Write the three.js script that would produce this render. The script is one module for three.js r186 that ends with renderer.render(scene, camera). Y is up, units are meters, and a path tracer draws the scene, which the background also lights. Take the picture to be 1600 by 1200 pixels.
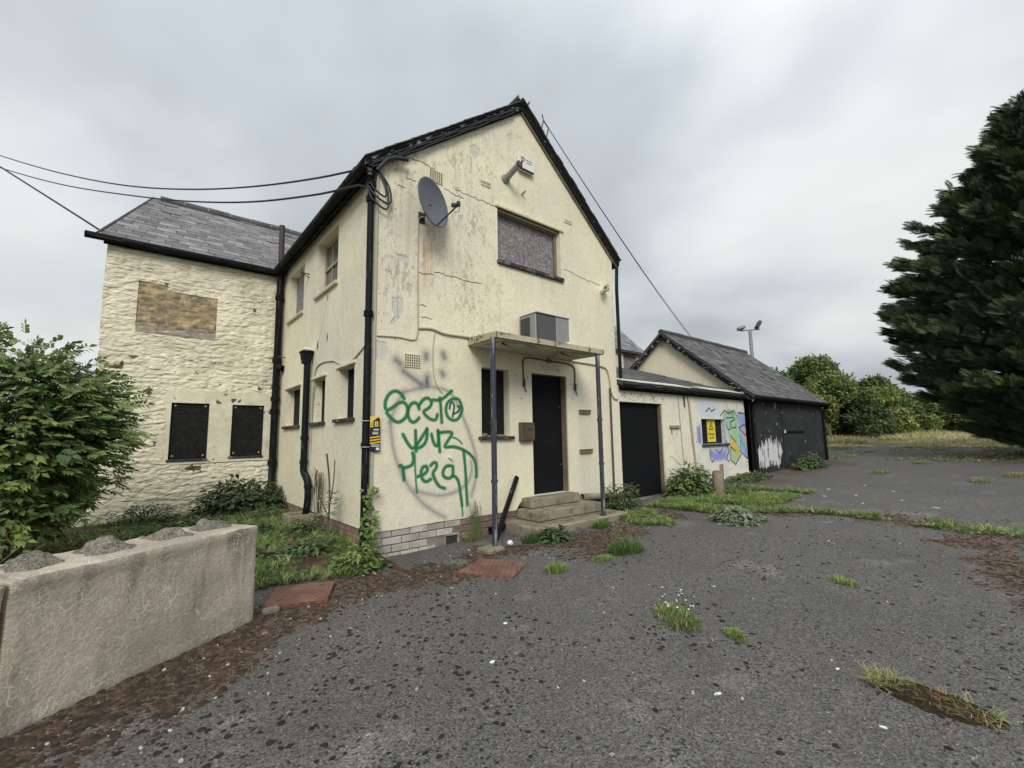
import * as THREE from 'three';
import { mergeGeometries } from 'three/addons/utils/BufferGeometryUtils.js';

// ---------- camera, sky, sun, exposure ----------
const scene = new THREE.Scene();
const camera = new THREE.PerspectiveCamera(81.289, 4 / 3, 0.05, 900);
camera.position.set(-2.2594, 1.39, 5.4);
camera.rotation.set(0.117401, -0.696945, -0.016837, 'YXZ');
const renderer = new THREE.WebGLRenderer({ antialias: true });
renderer.setSize(1024, 768);
renderer.toneMapping = THREE.LinearToneMapping;
renderer.toneMappingExposure = 1.5;
renderer.shadowMap.enabled = true;

// seeded random numbers and noise
function rng(seed) { let a = seed >>> 0; return () => { a = (a + 0x6d2b79f5) | 0; let t = Math.imul(a ^ (a >>> 15), 1 | a); t = (t + Math.imul(t ^ (t >>> 7), 61 | t)) ^ t; return ((t ^ (t >>> 14)) >>> 0) / 4294967296; }; }
const hsh = (x, y, s) => { let h = Math.imul(x, 374761393) + Math.imul(y, 668265263) + Math.imul(s, 1274126177); h = Math.imul(h ^ (h >>> 13), 1274126177); return ((h ^ (h >>> 16)) >>> 0) / 4294967296; };
function vn(x, y, s = 1, per = 0) {            // value noise 0..1, tiling every per cells when per > 0
  let x0 = Math.floor(x), y0 = Math.floor(y); const fx = x - x0, fy = y - y0;
  let x1 = x0 + 1, y1 = y0 + 1;
  if (per) { x0 = ((x0 % per) + per) % per; x1 = ((x1 % per) + per) % per; y0 = ((y0 % per) + per) % per; y1 = ((y1 % per) + per) % per; }
  const ux = fx * fx * (3 - 2 * fx), uy = fy * fy * (3 - 2 * fy);
  const a = hsh(x0, y0, s), b = hsh(x1, y0, s), c = hsh(x0, y1, s), d = hsh(x1, y1, s);
  return a + (b - a) * ux + (c - a) * uy + (a - b - c + d) * ux * uy;
}
function fbm(x, y, o = 4, s = 1, per = 0) { let v = 0, a = 0.5, n = 0; for (let i = 0; i < o; i++) { v += a * vn(x, y, s + i * 17, per); n += a; x *= 2; y *= 2; per *= 2; a *= 0.5; } return v / n; }
const clamp = (v, a = 0, b = 1) => Math.min(b, Math.max(a, v));
const sstep = (a, b, v) => { const t = clamp((v - a) / (b - a)); return t * t * (3 - 2 * t); };
const lerp = (a, b, t) => a + (b - a) * t;

{ // overcast sky: brighter to the zenith as overcast skies are, with soft cloud banks
  const w = 1024, h = 512, d = new Float32Array(w * h * 4);
  for (let j = 0; j < h; j++) for (let i = 0; i < w; i++) {
    const el = (j + 0.5) / h * Math.PI - Math.PI / 2, az = ((i + 0.5) / w - 0.5) * 2 * Math.PI;
    const y = Math.sin(el), cx = Math.cos(el) * Math.cos(az), cz = Math.cos(el) * Math.sin(az), k = (j * w + i) * 4;
    const yy = Math.max(y, 0), q = 1 / (yy + 0.28);
    const n1 = fbm(cx * q * 1.25 + 7.3, cz * q * 1.25 + 2.1, 5, 11), n2 = fbm(cx * q * 3.1 + 1.7, cz * q * 2.3 + 9.4, 5, 31), n3 = fbm(cx * q * 0.5 + 3.3, cz * q * 0.5, 3, 57), n4 = fbm(cx * q * 6.5 + 4.1, cz * q * 5.2 + 8.8, 4, 77);
    let L = 0.445 + 0.39 * Math.pow(yy, 1.5);
    L *= 0.72 + 0.36 * sstep(0.3, 0.72, n1) + 0.24 * (n2 - 0.5) + 0.10 * (n4 - 0.5) + 0.30 * (n3 - 0.5);
    const t = sstep(0.35, 0.7, n1 * 0.6 + n2 * 0.4);
    if (y < 0) { const g = sstep(0, -0.06, y); L = lerp(L, 0.16, g); }
    d[k] = L * lerp(0.905, 0.965, t); d[k + 1] = L * lerp(0.99, 1.01, t); d[k + 2] = L * lerp(1.06, 1.0, t); d[k + 3] = 1;
  }
  const sky = new THREE.DataTexture(d, w, h, THREE.RGBAFormat, THREE.FloatType);
  sky.mapping = THREE.EquirectangularReflectionMapping; sky.magFilter = THREE.LinearFilter; sky.minFilter = THREE.LinearFilter; sky.needsUpdate = true;
  scene.background = sky; scene.environment = sky;
}
const sun = new THREE.DirectionalLight(new THREE.Color(1.0, 0.96, 0.9), 1.5);
sun.name = 'sun'; sun.position.set(-17, 22, 23); sun.target.position.set(2, 0, -2); sun.castShadow = true; sun.shadow.radius = 45;
Object.assign(sun.shadow.camera, { left: -30, right: 40, top: 30, bottom: -30, near: 1, far: 120 });
scene.add(sun); scene.add(sun.target);

// ---------- helpers ----------
const used = {};
const numbered = (n) => { const k = (used[n] = (used[n] ?? -1) + 1); return k ? n + '_' + String(k).padStart(3, '0') : n; };
function thing(name, label, category, p = [0, 0, 0], group, turn = 0) {
  const o = new THREE.Group(); o.name = numbered(name); o.position.set(...p); o.rotation.y = turn; scene.add(o);
  o.userData = { label, category }; if (group) o.userData.group = group; return o;
}
function rootOf(o) { while (o.parent && o.parent !== scene) o = o.parent; return o; }
function obj(name, geo, mat, parent = scene) {   // local coordinates of the parent
  const g = Array.isArray(geo) ? merge(geo) : geo; const m = new THREE.Mesh(g, mat); m.name = parent === scene ? numbered(name) : name; m.castShadow = m.receiveShadow = true; parent.add(m); return m;
}
function wobj(name, geo, mat, parent) {          // geometry given in world metres, moved into an unturned thing
  const g = Array.isArray(geo) ? merge(geo) : geo; const p = rootOf(parent).position; g.translate(-p.x, -p.y, -p.z); return obj(name, g, mat, parent);
}
function tag(o, label, category, group, kind) { o.userData = { ...o.userData, label, category }; if (group) o.userData.group = group; if (kind) o.userData.kind = kind; return o; }
function struct(o) { o.userData.kind = 'structure'; return o; }
function clean(g) { g = g.index ? g.toNonIndexed() : g; for (const k of Object.keys(g.attributes)) if (!['position', 'normal', 'uv'].includes(k)) g.deleteAttribute(k); g.morphAttributes = {}; return g; }
function merge(list) { return mergeGeometries(list.map(clean)); }
function uvBox(g, s = 1, ox = 0, oy = 0) {       // uv in metres by the dominant normal
  g = clean(g); const p = g.attributes.position, n = g.attributes.normal, uv = new Float32Array(p.count * 2);
  for (let i = 0; i < p.count; i += 3) {
    const nx = Math.abs(n.getX(i) + n.getX(i + 1) + n.getX(i + 2)), ny = Math.abs(n.getY(i) + n.getY(i + 1) + n.getY(i + 2)), nz = Math.abs(n.getZ(i) + n.getZ(i + 1) + n.getZ(i + 2));
    for (let k = i; k < i + 3; k++) { const x = p.getX(k), y = p.getY(k), z = p.getZ(k); let a, b; if (nz >= nx && nz >= ny) { a = x; b = y; } else if (nx >= ny) { a = z; b = y; } else { a = x; b = z; } uv[k * 2] = a * s + ox; uv[k * 2 + 1] = b * s + oy; }
  }
  g.setAttribute('uv', new THREE.BufferAttribute(uv, 2)); return g;
}
function flat(pos) { const g = new THREE.BufferGeometry(); g.setAttribute('position', new THREE.Float32BufferAttribute(pos, 3)); g.computeVertexNormals(); g.setAttribute('uv', new THREE.Float32BufferAttribute(new Float32Array(pos.length / 3 * 2), 2)); return g; }
function cbox(w, h, d, x = 0, y = 0, z = 0, c = 0.006) {   // chamfered box, centre at x y z, 44 triangles
  c = Math.min(c, w * 0.3, h * 0.3, d * 0.3); const a = w / 2, b = h / 2, e = d / 2, P = [];
  const v = (sx, sy, sz, ax) => [sx * (ax === 0 ? a : a - c), sy * (ax === 1 ? b : b - c), sz * (ax === 2 ? e : e - c)];
  const tri = (A, B, C2) => { const n = [(B[1] - A[1]) * (C2[2] - A[2]) - (B[2] - A[2]) * (C2[1] - A[1]), (B[2] - A[2]) * (C2[0] - A[0]) - (B[0] - A[0]) * (C2[2] - A[2]), (B[0] - A[0]) * (C2[1] - A[1]) - (B[1] - A[1]) * (C2[0] - A[0])]; const m = n[0] * (A[0] + B[0] + C2[0]) + n[1] * (A[1] + B[1] + C2[1]) + n[2] * (A[2] + B[2] + C2[2]); P.push(...A, ...(m >= 0 ? [...B, ...C2] : [...C2, ...B])); };
  const quad = (A, B, C2, D) => { tri(A, B, C2); tri(A, C2, D); };
  for (const s of [-1, 1]) { quad(v(s, -1, -1, 0), v(s, 1, -1, 0), v(s, 1, 1, 0), v(s, -1, 1, 0)); quad(v(-1, s, -1, 1), v(1, s, -1, 1), v(1, s, 1, 1), v(-1, s, 1, 1)); quad(v(-1, -1, s, 2), v(1, -1, s, 2), v(1, 1, s, 2), v(-1, 1, s, 2)); }
  for (const s of [-1, 1]) for (const t of [-1, 1]) { quad(v(s, t, -1, 0), v(s, t, 1, 0), v(s, t, 1, 1), v(s, t, -1, 1)); quad(v(s, -1, t, 0), v(s, 1, t, 0), v(s, 1, t, 2), v(s, -1, t, 2)); quad(v(-1, s, t, 1), v(1, s, t, 1), v(1, s, t, 2), v(-1, s, t, 2)); for (const r of [-1, 1]) tri(v(s, t, r, 0), v(s, t, r, 1), v(s, t, r, 2)); }
  const g = flat(P); g.translate(x, y, z); return uvBox(g);
}
const bx = (x0, x1, y0, y1, z0, z1, c) => cbox(x1 - x0, y1 - y0, z1 - z0, (x0 + x1) / 2, (y0 + y1) / 2, (z0 + z1) / 2, c);
const V = (a) => new THREE.Vector3(...a);
function tube(pts, r, seg = 0, rad = 8, curve = true) {
  if (curve) return clean(new THREE.TubeGeometry(new THREE.CatmullRomCurve3(pts.map(V), false, 'centripetal'), seg || pts.length * 6, r, rad, false));
  const out = []; for (let i = 0; i + 1 < pts.length; i++) out.push(rod(pts[i], pts[i + 1], r, r, rad)); for (let i = 1; i + 1 < pts.length; i++) { const s = clean(new THREE.SphereGeometry(r * 1.02, rad, 6)); s.translate(...pts[i]); out.push(s); } return merge(out);
}
function rod(a, b, r0, r1 = r0, rad = 10) {
  const A = V(a), B = V(b), L = A.distanceTo(B), g = new THREE.CylinderGeometry(r1, r0, L, rad, 1); g.translate(0, L / 2, 0);
  g.applyQuaternion(new THREE.Quaternion().setFromUnitVectors(new THREE.Vector3(0, 1, 0), B.sub(A).normalize())); g.translate(...a); return clean(g);
}
function polyWall(outer, holes, t) {             // wall sheet in the xy plane, front at z = t
  const s = new THREE.Shape(outer.map((p) => new THREE.Vector2(...p))); for (const h of holes) s.holes.push(new THREE.Path(h.map((p) => new THREE.Vector2(...p))));
  return clean(new THREE.ExtrudeGeometry(s, { depth: t, bevelEnabled: false }));
}
const rect = (x0, x1, y0, y1) => [[x0, y0], [x1, y0], [x1, y1], [x0, y1]];
const toSide = (g) => g.rotateY(-Math.PI / 2);   // shape x becomes world z, its front faces -x
function uvMap(g, f) { const uv = g.attributes.uv, p = g.attributes.position; for (let i = 0; i < p.count; i++) { const [a, b] = f(p.getX(i), p.getY(i), p.getZ(i)); uv.setXY(i, a, b); } return g; }

// ---------- textures ----------
function dtex(w, h, fn, srgb = true) {
  const d = new Uint8Array(w * h * 4), o = [0, 0, 0];
  for (let j = 0; j < h; j++) for (let i = 0; i < w; i++) { fn(i / w, j / h, o, i, j); const k = (j * w + i) * 4; d[k] = clamp(o[0]) * 255; d[k + 1] = clamp(o[1]) * 255; d[k + 2] = clamp(o[2]) * 255; d[k + 3] = 255; }
  const t = new THREE.DataTexture(d, w, h); t.wrapS = t.wrapT = THREE.RepeatWrapping; t.magFilter = THREE.LinearFilter; t.minFilter = THREE.LinearMipmapLinearFilter; t.generateMipmaps = true; if (srgb) t.colorSpace = THREE.SRGBColorSpace; t.needsUpdate = true; return t;
}
const gtex = (w, h, fn) => dtex(w, h, (u, v, o, i, j) => { o[0] = o[1] = o[2] = fn(u, v, i, j); }, false);
function canvas(w, h) { const c = document.createElement('canvas'); c.width = w; c.height = h; return [c, c.getContext('2d')]; }
function ctex(c, srgb = true) { const t = new THREE.CanvasTexture(c); t.wrapS = t.wrapT = THREE.RepeatWrapping; if (srgb) t.colorSpace = THREE.SRGBColorSpace; return t; }
function rep(t, a, b = a) { const c = t.clone(); c.repeat.set(a, b); c.needsUpdate = true; return c; }
const std = (o) => new THREE.MeshStandardMaterial({ roughness: 0.85, ...o });
const col = (r, g, b) => new THREE.Color().setRGB(r, g, b);
function stroke(x, pts, w, style, curve = true) {
  x.beginPath(); x.lineWidth = w; x.strokeStyle = style; x.lineCap = x.lineJoin = 'round'; x.moveTo(...pts[0]);
  if (curve && pts.length > 2) { for (let i = 1; i < pts.length - 1; i++) { const m = i === pts.length - 2 ? pts[i + 1] : [(pts[i][0] + pts[i + 1][0]) / 2, (pts[i][1] + pts[i + 1][1]) / 2]; x.quadraticCurveTo(...pts[i], ...m); } } else for (const p of pts.slice(1)) x.lineTo(...p);
  x.stroke();
}
function blob(x, pts, style) { x.beginPath(); x.fillStyle = style; x.moveTo(...pts[0]); for (const p of pts.slice(1)) x.lineTo(...p); x.closePath(); x.fill(); }
function spray(x, pts, w, rgb, a = 1) { for (const [k, al] of (a < 0.6 ? [[3.4, 0.04], [2.9, 0.05], [2.4, 0.07], [1.9, 0.1], [1.5, 0.14], [1.1, 0.2], [0.7, 0.3], [0.4, 0.3]] : [[2.0, 0.04], [1.6, 0.08], [1.3, 0.2], [1.1, 0.35], [0.88, 0.6], [0.6, 0.4]])) stroke(x, pts, w * k, `rgba(${rgb},${al * a})`); }
function paintWall(x0, y0, w, h, ppm, base, draw, crack, seed) {  // painted render: map and relief of one wall, metres
  const W = Math.round(w * ppm), H = Math.round(h * ppm), [c, x] = canvas(W, H), [cb, xb] = canvas(W, H);
  const im = x.createImageData(W, H), D = im.data;
  for (let j = 0; j < H; j++) for (let i = 0; i < W; i++) {
    const X = x0 + i / ppm, Y = y0 + h - j / ppm, k = (j * W + i) * 4, rgb = base(X, Y); D[k] = rgb[0]; D[k + 1] = rgb[1]; D[k + 2] = rgb[2]; D[k + 3] = 255;
  }
  x.putImageData(im, 0, 0); x.setTransform(ppm, 0, 0, -ppm, -x0 * ppm, (y0 + h) * ppm); draw(x);
  xb.fillStyle = '#808080'; xb.fillRect(0, 0, W, H); xb.setTransform(ppm, 0, 0, -ppm, -x0 * ppm, (y0 + h) * ppm); crack(xb, x);
  const im2 = x.getImageData(0, 0, W, H), E = im2.data, bi = xb.getImageData(0, 0, W, H), B = bi.data;
  for (let j = 0; j < H; j++) for (let i = 0; i < W; i++) {
    const k = (j * W + i) * 4, X = x0 + i / ppm, Y = y0 + h - j / ppm, g = 0.94 + 0.12 * vn(X * 90, Y * 90, seed) * (0.6 + 0.4 * vn(X * 45, Y * 45, seed + 1));
    E[k] *= g; E[k + 1] *= g; E[k + 2] *= g;
    const b = B[k] * 0.72 + 255 * (0.20 * (fbm(X * 26, Y * 26, 3, seed + 5) - 0.5) + 0.30 * (fbm(X * 2.2, Y * 2.2, 3, seed + 9) - 0.5)) + 36; B[k] = B[k + 1] = B[k + 2] = clamp(b, 0, 255);
  }
  x.setTransform(1, 0, 0, 1, 0, 0); xb.setTransform(1, 0, 0, 1, 0, 0); x.putImageData(im2, 0, 0); xb.putImageData(bi, 0, 0);
  const mat = std({ map: ctex(c), bumpMap: ctex(cb, false), bumpScale: 0.012, roughness: 0.88 });
  mat.userData.uv = (X, Y) => [(X - x0) / w, (Y - y0) / h]; return mat;
}

// ---------- materials ----------
function creamBase(seed, zone, tone = [230, 223, 198]) {
  return (X, Y) => {
    const big = fbm(X * 0.9, Y * 0.7, 4, seed) - 0.5, mid = fbm(X * 4, Y * 4, 3, seed + 3) - 0.5, z = zone(X, Y);
    const speck = sstep(0.55, 0.70, fbm(X * 30, Y * 15, 4, seed + 8) * 0.7 + 0.3 * fbm(X * 5, Y * 3, 3, seed + 9)) * z, streak = sstep(0.5, 0.95, vn(X * 24, Y * 1.3, seed + 12) * 0.6 + fbm(X * 5, Y * 2, 3, seed + 14) * 0.6) * z;
    const dots = sstep(0.80, 0.9, vn(X * 60, Y * 42, seed + 20)) * sstep(0.45, 0.7, fbm(X * 2.5, Y * 1.4, 3, seed + 22)) * (0.25 + z);
    const d = clamp(0.40 * speck + 0.15 * streak + 0.4 * dots), m = 1 + 0.10 * big + 0.05 * mid;
    return [lerp(tone[0] * m, 128, d), lerp(tone[1] * m, 123, d), lerp(tone[2] * (m - 0.06 * big), 104, d)];
  };
}
const plain = (seed, r, g, b, v = 0.2, sc = 8, w = 256) => dtex(w, w, (u, t, o) => { const n = 1 + v * (fbm(u * sc, t * sc, 5, seed, sc) - 0.5) * 2 + v * 0.5 * (vn(u * sc * 16, t * sc * 16, seed + 9, sc * 16) - 0.5); o[0] = r * n; o[1] = g * n; o[2] = b * n; });
const M = {};
{
  const grit = gtex(512, 512, (u, v) => 0.6 * fbm(u * 16, v * 16, 4, 71, 16) + 0.4 * vn(u * 128, v * 128, 75, 128));
  M.grit = grit;
  // tarmac: dark binder with worn stone chips
  const tm = dtex(1024, 1024, (u, v, o) => {
    const c1 = vn(u * 170, v * 170, 3, 170), c2 = vn(u * 330, v * 330, 5, 330), lo = fbm(u * 6, v * 6, 4, 8, 6);
    let L = 0.37 + 0.11 * (c1 - 0.5) + 0.20 * (c2 - 0.5) + 0.07 * (lo - 0.5);
    const chip = sstep(0.84, 0.93, vn(u * 240, v * 240, 13, 240)), pit = sstep(0.78, 0.86, vn(u * 130, v * 130, 19, 130) * 0.75 + lo * 0.3);
    L += 0.28 * chip * hsh(Math.floor(u * 240), Math.floor(v * 240), 2); L *= 1 - 0.5 * pit;
    o[0] = L * 1.03; o[1] = L * 1.0; o[2] = L * 0.975;
  });
  const tb = gtex(1024, 1024, (u, v) => { const pit = sstep(0.76, 0.86, vn(u * 130, v * 130, 19, 130) * 0.75 + fbm(u * 6, v * 6, 4, 8, 6) * 0.3); return 0.45 * vn(u * 170, v * 170, 3, 170) + 0.3 * vn(u * 330, v * 330, 5, 330) + 0.2 * vn(u * 80, v * 80, 6, 80) - 0.5 * pit + 0.05; });
  M.tarmac = std({ map: tm, bumpMap: tb, bumpScale: 0.014, roughness: 0.95, vertexColors: true });
  M.soil = std({ map: plain(91, 0.30, 0.23, 0.16, 0.5, 10, 512), bumpMap: grit, bumpScale: 0.03, roughness: 1 });
  M.ground = std({ map: rep(plain(93, 0.42, 0.40, 0.24, 0.45, 12, 512), 0.25), roughness: 1 });
  M.concrete = std({ map: dtex(512, 512, (u, v, o) => { const n = fbm(u * 6, v * 6, 5, 21, 6), f = vn(u * 128, v * 128, 23, 128), s = sstep(0.55, 0.72, fbm(u * 9, v * 9, 4, 27, 9)); let L = 0.55 + 0.20 * (n - 0.5) + 0.14 * (f - 0.5) - 0.09 * s; o[0] = L * 1.0; o[1] = L * 0.94; o[2] = L * 0.80; }), bumpMap: grit, bumpScale: 0.008, roughness: 0.95 });
  M.lump = std({ map: dtex(256, 256, (u, v, o) => { const n = fbm(u * 8, v * 8, 5, 41, 8), f = vn(u * 90, v * 90, 43, 90); const L = 0.50 + 0.3 * (n - 0.5) + 0.34 * (f - 0.5); o[0] = L; o[1] = L * 0.95; o[2] = L * 0.87; }), bumpMap: rep(grit, 2), bumpScale: 0.012, roughness: 1 });
  M.canopy = std({ map: dtex(512, 512, (u, v, o) => { const n = fbm(u * 5, v * 5, 5, 61, 5), s = sstep(0.52, 0.66, fbm(u * 16, v * 16, 4, 63, 16)), L = 0.70 + 0.16 * (n - 0.5); o[0] = lerp(L * 1.02, 0.34, s * 0.7); o[1] = lerp(L * 0.97, 0.32, s * 0.7); o[2] = lerp(L * 0.82, 0.27, s * 0.7); }), bumpMap: grit, bumpScale: 0.01, roughness: 0.95 });
  M.soffit = std({ map: plain(66, 0.70, 0.68, 0.61, 0.1, 5), roughness: 0.9 });
  const peelMap = (seed, th, dark, light, sx = 10, sy = 10) => dtex(512, 512, (u, v, o) => { const p = sstep(th, th + 0.05, fbm(u * sx, v * sy, 5, seed, 0) * 0.8 + 0.2 * vn(u * sx * 8, v * sy * 8, seed + 4)), g = 0.9 + 0.2 * fbm(u * 30, v * 30, 3, seed + 2); for (let k = 0; k < 3; k++) o[k] = lerp(dark[k] * g, light[k], p); });
  M.black = std({ map: peelMap(101, 0.66, [0.09, 0.095, 0.105], [0.40, 0.39, 0.38]), bumpMap: rep(grit, 2), bumpScale: 0.004, roughness: 0.62 });
  M.blackTrim = std({ map: peelMap(107, 0.68, [0.085, 0.09, 0.10], [0.46, 0.45, 0.42], 14, 14), bumpMap: rep(grit, 2), bumpScale: 0.008, roughness: 0.7 });
  M.barge = std({ map: peelMap(117, 0.60, [0.09, 0.095, 0.11], [0.60, 0.60, 0.58], 12, 22), bumpMap: grit, bumpScale: 0.008, roughness: 0.75 });
  M.post = std({ map: peelMap(127, 0.61, [0.19, 0.22, 0.26], [0.52, 0.53, 0.52], 9, 7), bumpMap: grit, bumpScale: 0.003, roughness: 0.55 });
  const osb = (seed, lo, hi) => dtex(512, 512, (u, v, o) => { const a = vn(u * 60, v * 22, seed), b = vn(u * 22, v * 60, seed + 1), c = vn(u * 46 + v * 30, v * 46 - u * 30, seed + 2), e = hsh(Math.floor(u * 90 + 6 * a), Math.floor(v * 90 + 6 * b), seed); const n = clamp(0.28 * a + 0.28 * b + 0.24 * c + 0.2 * e); for (let k = 0; k < 3; k++) o[k] = lerp(lo[k], hi[k], n); });
  const osbB = gtex(512, 512, (u, v) => 0.5 * vn(u * 60, v * 22, 201) + 0.5 * vn(u * 22, v * 60, 202));
  M.board = std({ map: osb(201, [0.05, 0.05, 0.055], [0.20, 0.20, 0.20]), bumpMap: osbB, bumpScale: 0.006, roughness: 0.7 });
  M.boardOld = std({ map: peelMap(211, 0.71, [0.09, 0.09, 0.095], [0.34, 0.33, 0.31], 8, 12), bumpMap: osbB, bumpScale: 0.005, roughness: 0.72 });
  M.chip = std({ map: osb(221, [0.26, 0.255, 0.265], [0.74, 0.72, 0.72]), bumpMap: osbB, bumpScale: 0.006, roughness: 0.9 });
  M.door = std({ map: peelMap(231, 0.755, [0.075, 0.08, 0.092], [0.28, 0.27, 0.26], 14, 14), bumpMap: rep(grit, 2), bumpScale: 0.003, roughness: 0.66 });
  M.slate = [0, 1, 2, 3, 4].map((i) => std({ map: plain(300 + i * 7, [0.48, 0.44, 0.53, 0.46, 0.40][i], [0.475, 0.44, 0.525, 0.455, 0.395][i], [0.485, 0.445, 0.53, 0.455, 0.40][i], 0.25, 5), bumpMap: grit, bumpScale: 0.004, roughness: 0.72 }));
  M.slateDark = [0, 1, 2].map((i) => std({ map: plain(340 + i * 7, [0.34, 0.30, 0.37][i], [0.335, 0.295, 0.36][i], [0.335, 0.30, 0.36][i], 0.35, 6), bumpMap: grit, bumpScale: 0.006, roughness: 0.85 }));
  M.ridge = std({ map: plain(360, 0.33, 0.32, 0.32, 0.35, 6), bumpMap: grit, bumpScale: 0.008 });
  M.brickG = [0, 1, 2, 3].map((i) => std({ map: plain(400 + i * 5, [0.70, 0.64, 0.74, 0.67][i], [0.68, 0.625, 0.72, 0.655][i], [0.64, 0.60, 0.685, 0.625][i], 0.2, 6), bumpMap: grit, bumpScale: 0.008, roughness: 0.95 }));
  M.brickR = [0, 1, 2].map((i) => std({ map: plain(430 + i * 5, [0.52, 0.56, 0.49][i], [0.42, 0.455, 0.42][i], [0.38, 0.41, 0.39][i], 0.24, 6), bumpMap: grit, bumpScale: 0.008, roughness: 0.95 }));
  M.mortar = std({ map: plain(440, 0.50, 0.475, 0.44, 0.25, 8), bumpMap: grit, bumpScale: 0.01, roughness: 1 });
  M.iron = std({ map: dtex(256, 256, (u, v, o) => { const n = fbm(u * 6, v * 6, 4, 451, 6); const ck = (Math.floor(u * 24) + Math.floor(v * 24)) % 2 ? 0.03 : -0.03; o[0] = 0.45 + 0.2 * (n - 0.5) + ck; o[1] = 0.32 + 0.2 * (n - 0.5) + ck; o[2] = 0.27 + 0.16 * (n - 0.5) + ck; }), bumpMap: gtex(256, 256, (u, v) => ((Math.floor(u * 24) + Math.floor(v * 24)) % 2 ? 0.75 : 0.25)), bumpScale: 0.004, roughness: 0.8 });
  M.rust = std({ map: plain(460, 0.32, 0.265, 0.235, 0.35, 6), roughness: 0.8 });
  M.pipe = std({ map: peelMap(471, 0.69, [0.08, 0.09, 0.105], [0.36, 0.34, 0.31], 10, 10), roughness: 0.5, bumpMap: grit, bumpScale: 0.002 });
  M.pipeOld = std({ map: peelMap(475, 0.60, [0.075, 0.08, 0.085], [0.26, 0.24, 0.22], 14, 10), roughness: 0.65, bumpMap: grit, bumpScale: 0.01 });
  M.ventPipe = std({ map: plain(477, 0.26, 0.22, 0.215, 0.2, 8), roughness: 0.7 });
  M.cable = std({ color: col(0.02, 0.021, 0.024), roughness: 0.6 });
  M.wire = std({ color: col(0.16, 0.17, 0.18), roughness: 0.5, metalness: 0.3 });
  M.greyCable = std({ color: col(0.42, 0.38, 0.29), roughness: 0.7 });
  M.frame = std({ map: plain(480, 0.62, 0.58, 0.50, 0.2, 10), roughness: 0.8 });
  M.white = std({ map: plain(481, 0.84, 0.83, 0.80, 0.06, 8), roughness: 0.55 });
  M.whiteWorn = std({ map: plain(483, 0.80, 0.79, 0.74, 0.16, 8), roughness: 0.7 });
  M.metal = std({ map: plain(485, 0.58, 0.585, 0.585, 0.07, 6), roughness: 0.5, metalness: 0.25 });
  M.metalDark = std({ color: col(0.06, 0.062, 0.066), roughness: 0.6, metalness: 0.3 });
  M.fin = std({ color: col(0.17, 0.175, 0.18), roughness: 0.5, metalness: 0.4 });
  M.dish = std({ map: plain(487, 0.335, 0.36, 0.40, 0.05, 4), roughness: 0.42 });
  M.glass = new THREE.MeshPhysicalMaterial({ color: col(0.10, 0.11, 0.11), roughness: 0.12, transmission: 0, metalness: 0 });
  M.timber = std({ map: plain(491, 0.46, 0.42, 0.35, 0.2, 8), roughness: 0.85 });
  for (const k of ['door', 'board', 'boardOld', 'black', 'blackTrim', 'barge', 'pipe', 'pipeOld']) { const o = M[k]; M[k] = new THREE.MeshPhysicalMaterial({ map: o.map, bumpMap: o.bumpMap, bumpScale: o.bumpScale, roughness: Math.min(0.9, o.roughness + 0.12), specularIntensity: 0.35 }); }
  M.creamTrim = std({ map: plain(493, 0.87, 0.84, 0.73, 0.08, 6), bumpMap: grit, bumpScale: 0.004, roughness: 0.88 });
  M.reveal = std({ map: plain(495, 0.78, 0.75, 0.64, 0.12, 6), bumpMap: grit, bumpScale: 0.004, roughness: 0.9 });
  M.sill = std({ map: peelMap(497, 0.58, [0.20, 0.20, 0.21], [0.45, 0.43, 0.39], 12, 12), bumpMap: grit, bumpScale: 0.006, roughness: 0.8 });
  M.plasticBag = std({ color: col(0.75, 0.76, 0.77), roughness: 0.4 });
}
// cream rubble paint, with chips and grime
M.rubble = (() => {
  const m = dtex(1024, 1024, (u, v, o) => {
    const n = fbm(u * 5, v * 5, 5, 511, 5), f = fbm(u * 40, v * 40, 3, 513, 40), chip = sstep(0.75, 0.775, fbm(u * 11, v * 13, 5, 517, 0)), gr = sstep(0.52, 0.75, fbm(u * 8, v * 9, 5, 519, 0)), m2 = 0.82 + 0.14 * (n - 0.5) + 0.10 * (f - 0.5);
    o[0] = m2 * 1.07; o[1] = m2 * 1.04; o[2] = m2 * 0.925; const d = gr * 0.16; o[0] = lerp(o[0], 0.45, d); o[1] = lerp(o[1], 0.43, d); o[2] = lerp(o[2], 0.34, d);
    o[0] = lerp(o[0], 0.38, chip); o[1] = lerp(o[1], 0.335, chip); o[2] = lerp(o[2], 0.27, chip);
  });
  // fine relief under the paint: stone faces and raked joints
  const b = gtex(1024, 1024, (u, v) => {
    const wu = u + 0.02 * (fbm(u * 9, v * 9, 3, 521, 9) - 0.5), wv = v + 0.02 * (fbm(u * 9, v * 9, 3, 523, 9) - 0.5), X = wu * 15, Y = wv * 38, xi = Math.floor(X), yi = Math.floor(Y); let f1 = 9, f2 = 9, id = 0;
    for (let j = -1; j <= 1; j++) for (let i = -1; i <= 1; i++) { const cx = xi + i, cy = yi + j, px = ((cx % 15) + 15) % 15, py = ((cy % 38) + 38) % 38, d = Math.hypot(cx + hsh(px, py, 7) - X, cy + hsh(px, py, 8) - Y); if (d < f1) { f2 = f1; f1 = d; id = hsh(px, py, 9); } else if (d < f2) f2 = d; }
    return clamp(0.15 + 0.45 * sstep(0, 0.3, f2 - f1) * (0.6 + 0.4 * id) + 0.2 * id + 0.35 * (fbm(u * 40, v * 60, 3, 527, 0) - 0.5));
  });
  return std({ map: rep(m, 0.34), bumpMap: rep(b, 0.34), bumpScale: 0.021, roughness: 0.92 });
})();
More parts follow.
